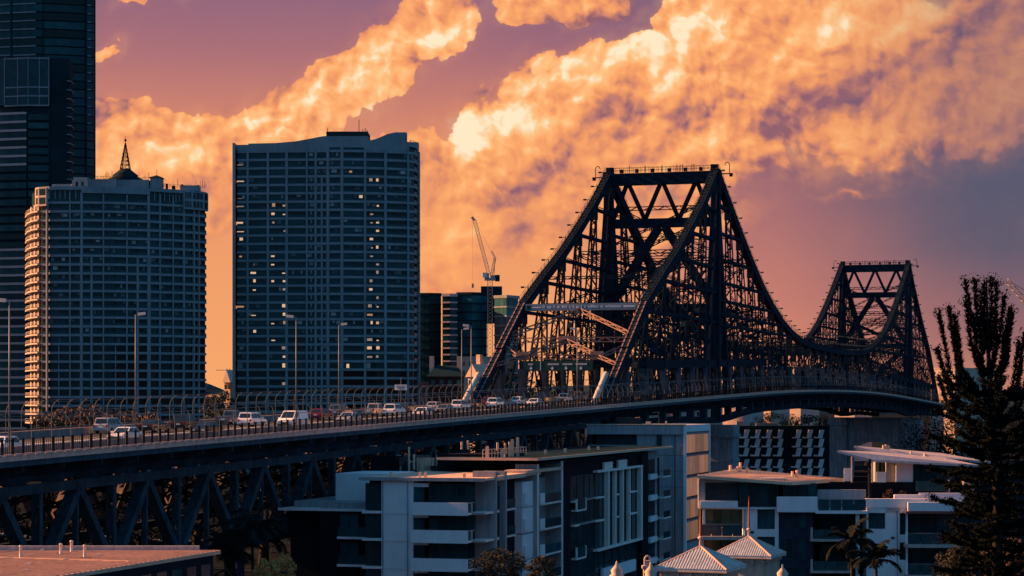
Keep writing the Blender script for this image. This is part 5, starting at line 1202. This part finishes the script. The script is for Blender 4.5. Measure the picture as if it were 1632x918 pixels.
# ------------------------------------------------------------------ two little pavilions with hipped iron roofs and spiked finials
def pavilion(px0, pxr, d, yeave, yapex, yspike, label):
    fr0 = Frame(px0, d, 21); t = fr0.thing('roof_pavilion', label, 'pavilion', 'pavilions with hipped iron roofs'); w = fr0.u(pxr); ze = fr0.z(yeave); c = (w/2, w/2); za = ZC+(HY-yapex)/F*(d-w/2*fr0.s+w/2*fr0.c)
    e = [(0,0,ze),(w,0,ze),(w,w,ze),(0,w,ze)]; A_ = (c[0], c[1], za)
    for k in range(4):
        a, b = Vector(e[k]), Vector(e[(k+1) % 4]); p = Vector(A_); g = MB(); n = 26; nr = (b-a).cross(p-a).normalized(); dn = (b-a).normalized(); L = (b-a).length
        g.add([a, b, p, a-Vector((0,0,.12)), b-Vector((0,0,.12))], [(0,1,2),(3,4,1,0)])
        for i in range(1, n):
            s = i/n; q = a.lerp(b, s); f_ = 1-abs(2*s-1); top = q+((a+b)/2*f_*0)+ (p-(a+b)/2)*f_*.985
            g.bar(q+nr*.01, top+nr*.01, L/n*.42, .09, dn)
        obj('roof_plane', g, 'iron_roof', t)
    for k in range(4): obj('hip_cap', MB().tube([Vector(e[k])+Vector((0,0,.03)), Vector(A_)+Vector((0,0,.03))], .075, 6), 'kerb', t)
    i_ = .45; obj('wall', B(i_, w-i_, i_, w-i_, 0, ze-.12), 'cream', t); obj('soffit', B(-.02, w+.02, -.02, w+.02, ze-.2, ze-.12), 'cream', t); obj('cornice', B(i_-.15, w-i_+.15, i_-.15, w-i_+.15, ze-.5, ze-.2), 'cream', t)
    for i in range(5): x = i_+.3+(w-2*i_-.6)*i/4; obj('bracket', B(x-.09, x+.09, i_-.3, i_, ze-.75, ze-.2), 'cream', t)
    for i in range(3): x = i_+.5+(w-2*i_-1.0)*i/2; obj('panel', B(x-.28, x+.28, i_-.06, i_, ze-1.9, ze-.9), 'cream', t)
    g = MB(); g.sm = True; h = (yapex-yspike)/F*d; g.lathe([(.11,-.1),(.08,.5),(.2,.55),(.2,.62),(.07,.72)], A_, 10); obj('finial', g, 'kerb', t)
    g = MB(); g.lathe([(.07,.7),(.09,.8),(.05,h*.8),(.01,h)], A_, 8); obj('spike', g, 'copper', t)
    obj('roof_tag', B(w*.5, w*.5+.25, .55, .62, ze+.28, ze+.42), 'sign_white', t)
pavilion(1042, 1158, 150, 906, 871, 805, 'nearer hipped roof pavilion with cream walls and spiked finial')
pavilion(1133, 1229, 181, 885, 855, 790, 'farther hipped roof pavilion half hidden behind its twin')
def turret(x, y, d, label, kind):
    p = at(x, y, d); t = thing('stone_finial' if kind else 'stone_chimney', label, 'ornament' if kind else 'chimney', (p.x, p.y, 0)); g = MB(); g.sm = True
    if kind: g.lathe([(.32,-4),(.32,-.9),(.5,-.8),(.5,-.6),(.34,-.5),(.42,-.25),(.2,0),(.08,.15),(.08,.3),(.02,.4)], (0,0,p.z), 12); obj('shaft', g, 'cream', t); obj('footing', B(-.4,.4,-.4,.4,0,p.z-4), 'cream', t)
    else:
        obj('shaft', B(-.28,.28,-.28,.28,0,p.z-.9), 'cream', t); obj('cap', B(-.38,.38,-.38,.38,p.z-.9,p.z-.7), 'cream', t); obj('upper_shaft', B(-.24,.24,-.24,.24,p.z-.7,p.z-.35), 'cream', t)
        g = MB(); g.tube([(.2*math.cos(a),0,p.z-.35+.3*math.sin(a)) for a in [math.pi*k/8 for k in range(9)]], .07, 6); obj('hood', g, 'cream', t)
turret(1032, 885, 150, 'square cream chimney with hooped hood left of the nearer pavilion', 0); turret(1037, 905, 146, 'round stone finial touching the nearer pavilion eave', 1); turret(983, 903, 150, 'round stone finial alone below the framed glass bay', 1); turret(1247, 908, 150, 'small round stone finial right of the farther pavilion', 1)
# ------------------------------------------------------------------ house with the flat orange iron roof, lower left
hr = thing('iron_roof_house', 'low house with broad sunlit corrugated iron roof in the lower left corner', 'house', (-30, 140, 0))
zr_ = 15.95
def hp(x, d, z=zr_): return Vector(((x-CX)/F*d+30, d-140, z))
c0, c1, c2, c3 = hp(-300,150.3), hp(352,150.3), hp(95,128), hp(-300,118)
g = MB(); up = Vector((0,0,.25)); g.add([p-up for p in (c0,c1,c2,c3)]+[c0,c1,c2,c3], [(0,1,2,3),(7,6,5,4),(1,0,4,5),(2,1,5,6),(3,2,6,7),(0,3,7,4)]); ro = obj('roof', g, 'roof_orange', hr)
dv = (c1-c2).normalized()
g = MB(); n = 34
for i in range(n):
    s = i/n; a = c2.lerp(c1, s); L = 40; b = a+Vector((-1,-.03,0)).normalized()*L
    g.bar(a+Vector((0,0,.02)), b+Vector((0,0,.02)), .09, .06, Vector((0,0,1)))
obj('corrugation', g, 'roof_orange', ro, kind='stuff'); obj('ridge_strip', MB().bar(hp(0,142.5)+Vector((0,0,.04)), hp(205,139)+Vector((0,0,.04)), .14, .06), 'roof_pale', ro)
obj('back_parapet', MB().bar(c0+Vector((0,.2,.05)), c1+Vector((-1.5,.2,.05)), .3, .5, (0,1,0)), 'grey_wall', hr)
w0, w1, w2 = hp(340,149.2), hp(112,129.2), hp(-300,121); g = MB(); poly = [(w1.x,w1.y),(w0.x,w0.y),(hp(-300,149).x,hp(0,149).y),(w2.x,w2.y)]; g.prism(poly, 0, zr_-.26); obj('wall', g, 'dark_wall', hr)
dd = (w0-w1); L = dd.length; dd.normalize(); nn = Vector((dd.y, -dd.x, 0))
for i in range(9):
    a = w1+dd*(L*(i+.12)/9)+nn*.03; b = w1+dd*(L*(i+.75)/9)+nn*.03; obj('window', MB().extrude([a+Vector((0,0,-2.6)), b+Vector((0,0,-2.6)), b+Vector((0,0,-.8)), a+Vector((0,0,-.8))], -nn*.06), 'rail_glass' if i % 3 else 'glass', hr)
for x, y, d, h in ((33,890,139,.85),(97,884,143,.75),(114,880,145.5,.8),(135,889,141.5,.85)):
    p = hp(x, zr_ and (ZC-zr_)*F/(y-HY)); g = MB(); g.sm = True; g.lathe([(.15,0),(.1,.05),(.1,h-.12),(.13,h-.1),(.1,h)], p, 10); obj('vent_pipe', g, 'sleeve', hr); obj('vent_foot_strip', B(p.x-.3, p.x+.5, p.y-.12, p.y+.12, zr_, zr_+.05), 'tower_dark', hr)  # dark strip at the pipe foot, longer to the right
for x, y in ((46,901),(104,893),(157,886),(42,911),(67,879)): p = hp(x, (ZC-zr_)*F/(y-HY)); obj('roof_boss', B(p.x-.12, p.x+.12, p.y-.12, p.y+.12, zr_, zr_+.14), 'sleeve', hr)
# ------------------------------------------------------------------ building with folded white window hoods under the bridge
FP = Frame(1163, 640, 4)
pb_ = FP.thing('folded_facade_building', 'dark building patterned with folded pale window hoods under the bridge', 'building')
wP = FP.u(1322); zP = FP.z(682); obj('wall', B(0, wP, 0, 14, 0, zP), 'tower_dark', pb_); obj('roof_edge', B(-.2, wP+.2, -.3, 14, zP, zP+.6), 'tower_dark', pb_)
px_m = 640/F
hood = MB(); hood.add([(0,-.1,0),(1.05,-.1,0),(1.5,-.1,2.3),(.45,-.1,2.3),(0,-1.1,0),(1.05,-.5,0),(1.5,-.5,2.3),(.45,-1.1,2.3)], [(3,2,1,0),(4,5,6,7),(0,1,5,4),(1,2,6,5),(2,3,7,6),(3,0,4,7)]); hood = hood.mesh('hood_panel', 'white_wall')
shelf = MB(); shelf.add([(-.9,-.1,-.05),(1.0,-.1,-.05),(1.0,-1.2,-.05),(-.4,-1.2,-.05),(-.9,-.1,.45),(1.0,-.1,.1),(1.0,-1.2,.1),(-.4,-1.2,.1)], [(3,2,1,0),(4,5,6,7),(0,1,5,4),(1,2,6,5),(2,3,7,6),(3,0,4,7)]); shelf = shelf.mesh('hood_sill', 'white_wall')
for r_ in range(5):
    for i, x in enumerate((1167,1184,1202,1220,1238,1267,1285,1303)):
        y = 698+r_*14.3+(4 if r_ > 2 else 0)
        if x > 1320: continue
        o = obj('hood_panel', hood, None, pb_, (FP.u(x), 0, FP.z(y))); o.scale = (1.3, 1.2, 1.05); obj('hood_sill', shelf, None, o)
obj('floor_band', B(0, wP, -.4, 0, FP.z(734), FP.z(730)), 'tower_dark', pb_); obj('dark_bay', B(FP.u(1249), FP.u(1264), -.6, 0, FP.z(733), FP.z(686)), 'dark_wall', pb_)
obj('roof_hut', B(FP.u(1174), FP.u(1187), 3, 6, zP, FP.z(671)), 'cream', pb_); obj('roof_planter', B(FP.u(1205), FP.u(1240), 1, 2, zP+.6, zP+1.4), 'crane', pb_)
for x in (1258,1263,1303,1310): obj('roof_post', B(FP.u(x), FP.u(x)+.25, 1, 1.25, zP+.6, zP+2.4), 'tower_pale', pb_)
# ------------------------------------------------------------------ lower street beyond the viaduct
for i, (x0, x1, y, d, lb_) in enumerate(((-5,55,852,425,'pale low street wall, farthest of three behind the viaduct'),(20,170,856,410,'pale low street wall running behind the viaduct legs'),(150,330,862,400,'pale low street wall nearest the palm behind the viaduct'))):
    p = at(x0, y, d); q = at(x1, y, d); wl = thing('street_wall', lb_, 'wall', (p.x, d, 0), 0, 'low street walls'); obj('coping', B(0, q.x-p.x, 0, .6, p.z-.1, p.z+.22), 'roof_pale', wl); obj('panel', B(0, q.x-p.x, .1, .5, 0, p.z-.1), 'dark_wall', wl)
# downpipes, condensers and joints on the near walls
for x in (610.5, 650): obj('downpipe', MB().tube([(uu_(x),-.08,0),(uu_(x),-.08,zA-.4)], .06, 6), 'grey_wall', ap)
for x, y in ((698,849),(744,894),(700,806)): u0 = uu_(x,.4); z0 = FA.z(y+9,u0,0); b = obj('condenser', B(u0, u0+.8, -.9, -.55, z0, z0+.6), 'sign_white', ap); obj('fan_grille', MB().tube([(u0+.4,-.92,z0+.3),(u0+.4,-.9,z0+.3)], .22, 12), 'black_metal', b)
for x in (957, 1000, 1070): obj('wall_joint', B(FB.u(x), FB.u(x)+.05, .385, .4, 0, zs) if x > 1014 else B(FB.u(x), FB.u(x)+.05, .785, .8, 0, zw0), 'window_frame', gb)
for y in (725, 750, 775): obj('wall_joint', B(FB.u(1014), uR-.1, .385, .4, FB.z(y), FB.z(y)+.06), 'window_frame', gb)
obj('downpipe', MB().tube([(FB.u(1075),.3,0),(FB.u(1075),.3,zs)], .07, 6), 'steel_pale', gb)
for x, y in ((1196,850),(1420,858)): u0 = U_(x); obj('vent', B(u0, u0+.35, -.04, 0, Z(y), Z(y)+.25), 'window_frame', tb)
for x in (1187, 1430): obj('downpipe', MB().tube([(U_(x),-.07,0),(U_(x),-.07,Z(812))], .05, 6), 'grey_wall', tb)
# ------------------------------------------------------------------ planting
def leaves(mb, c, r, n, size, rnd, up=.3, shell=.55):
    """small leaf faces through an ellipsoid, denser towards its skin"""
    for _ in range(n):
        while True:
            p = Vector((rnd.uniform(-1,1), rnd.uniform(-1,1), rnd.uniform(-1,1)))
            if p.length <= 1: break
        p = p.normalized()*(p.length**shell); o = Vector((c[0]+p.x*r[0], c[1]+p.y*r[1], c[2]+p.z*r[2]))
        nrm = (Vector((rnd.gauss(0,1), rnd.gauss(0,1), rnd.gauss(0,1)+up))+p*.8).normalized(); a = nrm.orthogonal().normalized(); b = nrm.cross(a); s = size*rnd.uniform(.6,1.3); th = rnd.uniform(0,6.3)
        a, b = (a*math.cos(th)+b*math.sin(th))*s, (b*math.cos(th)-a*math.sin(th))*s*.55
        k = len(mb.v); mb.v += [tuple(o-a), tuple(o-b*.9), tuple(o+a), tuple(o+b*.9)]; mb.f.append((k, k+1, k+2, k+3))
    return mb
def tree(name, label, px_, d, ytop, rx, rz, mt, seed, clumps=16, per=170, leaf=.22, group=None, cat='tree', base=0.0):
    rnd = random.Random(seed); p = at(px_, ytop, d); t = thing(name, label, cat, (p.x, d, base), 0, group); H = p.z-base; zc = H-rz
    g = MB(); g.sm = True; bend = rnd.uniform(-.4,.4)
    tr = max(.12, rx*.09); fork = Vector((bend, 0, max(.4, zc-rz*.5))); g.tube([(0,0,0),(bend*.5,.1,fork.z*.5),fork], [tr*1.3,tr*1.05,tr], 8)
    crown = MB(); cl = []
    for i in range(clumps):
        a = 2.4*i+rnd.uniform(-.4,.4); h = (i+.5)/clumps*1.9-.95; w = math.sqrt(max(.05, 1-h*h))*rnd.uniform(.55,.95)
        c = Vector((bend+rx*w*math.cos(a), rx*.9*w*math.sin(a), zc+rz*h*.85)); s = rnd.uniform(.26,.44); cl.append(c)
        leaves(crown, c, (rx*s, rx*s, rz*s*.8), per, leaf, rnd)
    for c in cl[::2]: m_ = fork.lerp(c, .5)+Vector((0,0,-.1*rz)); g.tube([fork-Vector((0,0,.2)), m_, c], [tr*.55, tr*.35, tr*.12], 5)
    obj('trunk', g, 'bark', t); o = obj('crown', crown, mt, t); return t
# rust-coloured trees past the far footpath
tree('rusty_tree', 'round rust-brown tree top beyond the far fence at the curved tower foot', 128, 345, 646, 5.6, 4.0, 'leaf_rust', 1, 22, 200, .30, 'trees beyond the far fence')
tree('rusty_tree', 'lower rust-brown tree top right of the round one beyond the far fence', 182, 352, 655, 5.0, 3.4, 'leaf_rust', 2, 18, 180, .28, 'trees beyond the far fence')
tree('rusty_tree', 'small rusty tree top behind the silver SUV', 228, 360, 659, 4.0, 2.8, 'leaf_rust', 3, 14, 160, .28, 'trees beyond the far fence')
tree('rusty_tree', 'dark low tree top at the left end beyond the far fence', 85, 340, 661, 4.4, 3.0, 'leaf_mid', 4, 14, 160, .28, 'trees beyond the far fence')
tree('gap_tree', 'dark tree in front of the small gabled house between the towers', 350, 520, 622, 4.0, 4.0, 'leaf_mid', 5, 12, 120, .35, 'trees round the bridge')
for i, (x, d, y, rx, rz, mt, lb_) in enumerate(((30,300,775,7,6,'leaf_dark','dark tree behind the first braces of the viaduct'),(120,330,765,7,6,'leaf_dark','dark tree behind the viaduct right of the first pair of braces'),(215,310,770,6,6,'leaf_dark','dark tree behind the second pair of viaduct braces'),(310,340,752,8,6,'leaf_dark','dark tree behind the third pair of viaduct braces'),(420,350,742,8,7,'leaf_dark','dark tree behind the viaduct above the palm'),(95,360,835,3,2,'leaf_rust','small lit bush by the street walls behind the viaduct'),
     (560,330,712,8,6,'leaf_dark','dark tree behind the viaduct above the lift box'),(690,380,690,9,6,'leaf_mid','olive tree under the road behind the roof plant'),(860,420,672,9,6,'leaf_dark','dark tree under the road left of the grey block'),
     (806,520,590,8,9,'leaf_dark','tall dark tree seen through the left half of the portal'),(850,540,604,8,8,'leaf_dark','dark tree seen through the middle of the portal'),(1240,900,658,10,5,'leaf_rust','rusty bush under the deck above the folded hoods'),(1300,880,660,10,5,'leaf_mid','olive bush under the deck beside the arched pier'),
     (1490,640,660,14,12,'leaf_dark','dark tree mass at the far bridge end behind the pine'),(1545,600,640,14,13,'leaf_dark','dark tree behind the upper branches of the pine'),(1610,560,650,14,12,'leaf_dark','dark tree at the right edge behind the pine'),(1480,560,705,9,9,'leaf_dark','dark tree between the arched pier and the pine'))):
    tree('broad_tree', lb_, x, d, y, rx, rz, mt, 20+i, 18, 200, .36 if d > 500 else .22, 'trees round the bridge')
tree('garden_tree', 'round olive tree in front of the side wing of the white apartments', 800, 205, 874, 2.4, 2.0, 'leaf_mid', 51, 26, 240, .12, 'garden trees before the white apartments')
tree('garden_tree', 'smaller olive tree right of the round one before the white apartments', 856, 208, 886, 1.5, 1.4, 'leaf_mid', 52, 16, 200, .11, 'garden trees before the white apartments')
tree('golden_shrub', 'golden sunlit shrub left of its taller pair beside the dark stair wing', 424, 190, 889, 1.1, 1.5, 'leaf_gold', 53, 18, 120, .10, 'golden shrubs', 'shrub')
tree('golden_shrub', 'taller golden shrub touching the dark stair wing', 447, 192, 884, 1.0, 1.8, 'leaf_gold', 54, 18, 120, .10, 'golden shrubs', 'shrub')
tree('pale_shrub', 'pale leafy shrub at the foot of the pine trunk', 1530, 190, 868, 2.0, 2.4, 'leaf_mid', 55, 22, 220, .11, 'shrubs under the pine', 'shrub')
tree('pale_shrub', 'brownish shrub right of the pale one below the pine', 1600, 195, 858, 2.3, 2.2, 'leaf_rust', 56, 22, 200, .13, 'shrubs under the pine', 'shrub')
for x, y, h, mt, lb_ in ((1320,790,1.6,'leaf_mid','potted plant at the left end of the terrace glass'),(1360,783,1.9,'leaf_rust','bare pinkish shrub behind the terrace planters'),(1420,779,1.8,'leaf_rust','wide pinkish bush on the upper terrace below the penthouse')):
    tree('terrace_plant', lb_, x, 224, y, h*.75, h*.55, mt, int(x), 10, 90, .09, 'terrace plants', 'plant', base=FC.z(812))
# palms
def palm(px_, d, ycrown, r, label, seed, n=15):
    rnd = random.Random(seed); p = at(px_, ycrown, d); t = thing('palm_tree', label, 'palm', (p.x, d, 0), 0, 'palms'); g = MB(); g.sm = True; g.tube([(0,0,0),(.1,0,p.z*.5),(0,0,p.z)], [.22,.16,.13], 8); obj('trunk', g, 'bark', t)
    for i in range(n):
        a = 2.39996*i+rnd.uniform(-.25,.25); e = rnd.uniform(-.1, 1.25) if i else 1.5; L = r*rnd.uniform(.85,1.12); dr = Vector((math.cos(a), math.sin(a), 0)); g = MB(); pts = []
        for k in range(9):
            s = k/8; ang = e-1.35*s*s; prev = pts[-1] if pts else Vector((0,0,p.z)); pts.append(prev if k == 0 else prev+(dr*math.cos(ang)+Vector((0,0,math.sin(ang))))*(L/8))
        g.tube(pts, [.05*(1-.8*k/8) for k in range(9)], 4); side = dr.cross(Vector((0,0,1))).normalized()
        for k in range(44):
            s = .12+.88*k/44; i0 = min(7, int(s*8)); q = pts[i0].lerp(pts[i0+1], s*8-i0); dl = (pts[i0+1]-pts[i0]).normalized(); ll = r*.34*math.sin(math.pi*min(1, s*.92+.06))**.6
            for sd_ in (-1, 1):
                tip = q+side*sd_*ll*.72+dl*ll*.55+Vector((0,0,-ll*rnd.uniform(.25,.6))); w = dl*.035; m_ = q.lerp(tip, .5)+Vector((0,0,ll*.08)); b0 = len(g.v)
                g.v += [tuple(q-w), tuple(q+w), tuple(m_+w*1.2), tuple(tip), tuple(m_-w*1.2)]; g.f.append((b0,b0+1,b0+2,b0+3,b0+4))
        obj('frond', g, 'palm_leaf', t)
palm(1357, 203, 862, 2.9, 'palm with arching fronds before the balconies of the terraced apartments', 61); palm(1396, 199, 892, 2.7, 'lower palm right of the first before the terraced apartments', 62); palm(402, 208, 850, 4.2, 'dark palm before the viaduct left of the stair wing', 63, 18); palm(372, 212, 875, 3.2, 'lower dark palm left of the larger one before the viaduct', 64, 14)
# tall pine with rope-like upswept branches
def pine():
    d = 182.0; s = d/F; rnd = random.Random(77); p = at(1572, 443, d); t = thing('hoop_pine', 'tall dark pine with rope-like upswept branches at the right edge', 'tree', (p.x, d, 0)); H = p.z
    g = MB(); g.sm = True; g.tube([(1.0,0,0),(.9,0,H*.5),(.2,0,H*.8),(0,0,H)], [.5,.4,.2,.05], 10); crown = MB()
    def rope(pts, r0, n):
        """branch clothed in short stiff needles"""
        L = sum((pts[i+1]-pts[i]).length for i in range(len(pts)-1)); g.tube(pts, [.07*(1-.7*i/(len(pts)-1)) for i in range(len(pts))], 5)
        for k in range(int(L/.16)):
            f_ = k*.16/L*(len(pts)-1); i = min(len(pts)-2, int(f_)); q = pts[i].lerp(pts[i+1], f_-i); dl = (pts[i+1]-pts[i]).normalized(); lump = .7+.5*math.sin(k*.9+n)**2
            for _ in range(18):
                v = Vector((rnd.gauss(0,1), rnd.gauss(0,1), rnd.gauss(0,1))); v = (v-dl*v.dot(dl)*.6).normalized(); tip = q+(v*.8+dl*.5)*r0*lump*rnd.uniform(.6,1.2); w = v.cross(dl).normalized()*.065; b0 = len(crown.v)
                m_ = q.lerp(tip, .55); crown.v += [tuple(q-w*.6), tuple(m_-w*1.3), tuple(tip), tuple(m_+w*1.3)]; crown.f.append((b0,b0+1,b0+2,b0+3))
        leaves(crown, pts[-1], (r0*1.25, r0*1.25, r0*1.0), 46, .11, rnd)
    def px3(x, y, dy): return Vector(((x-1572)*s, dy, ZC-(y-HY)*s))
    n = 0
    # leaders of the top: a bundle of near-vertical ropes
    for (x0, y0, x1, y1) in ((1568,560,1541,446),(1570,560,1553,444),(1572,540,1560,462),(1574,560,1570,448),(1576,545,1582,443),(1578,560,1592,447),(1574,600,1598,470),(1566,600,1538,480),(1572,600,1548,500),(1576,620,1590,510),(1572,640,1560,540),(1580,640,1600,520)):
        dy = rnd.uniform(-.9,.9); a, b = px3(x0,y0,0), px3(x1,y1,dy); rope([a, a.lerp(b,.45)+Vector(((b.x-a.x)*.25,0,-.1)), b], .52, n); n += 1
    # upswept side branches of the photo's outline, then a fuller skirt all round
    for (x0, y0, x1, y1) in ((1560,640,1497,497),(1562,640,1511,490),(1562,630,1521,500),(1558,660,1499,555),(1560,620,1528,520),(1560,650,1514,520),(1580,620,1603,492),(1582,620,1613,494),(1584,600,1610,510),(1590,650,1619,545),(1592,650,1629,530),(1560,690,1505,590),(1556,680,1498,600),(1594,680,1634,570),(1590,670,1640,600)):
        dy = rnd.uniform(-1.6,1.6); a, b = px3(x0,y0,0), px3(x1,y1,dy); rope([a, a.lerp(b,.4)+Vector(((b.x-a.x)*.32,dy*.2,-.5)), a.lerp(b,.75)+Vector(((b.x-a.x)*.12,0,-.15)), b], .46, n); n += 1
    for y in range(625, 930, 13):
        for k in range(4):
            a_ = 2.4*n+rnd.uniform(-.4,.4); w = min(1.0, .45+(y-560)/230); R1 = (2.3+2.9*w)*rnd.uniform(.7,1.08); z = ZC-(y-HY)*s; x0 = .9*(1-max(0,(z-H*.5)/(H*.5))); dr = Vector((math.cos(a_), math.sin(a_), 0)); rise = rnd.uniform(.5,1.6) if y < 740 else rnd.uniform(-.5,.9)
            a = Vector((x0,0,z)); b = a+dr*R1+Vector((0,0,rise)); rope([a, a.lerp(b,.4)+Vector((0,0,-.45)), a.lerp(b,.75)+Vector((0,0,-.3)), b], .42, n); n += 1
            c = a.lerp(b,.6)+Vector((0,0,-.35)); e = c+Vector((-dr.y, dr.x, 0))*rnd.choice((-1,1))*R1*.35+dr*R1*.2+Vector((0,0,rise*.5)); rope([c, c.lerp(e,.6), e], .36, n)
    obj('trunk', g, 'bark', t); obj('crown', crown, 'leaf_dark', t)
pine()
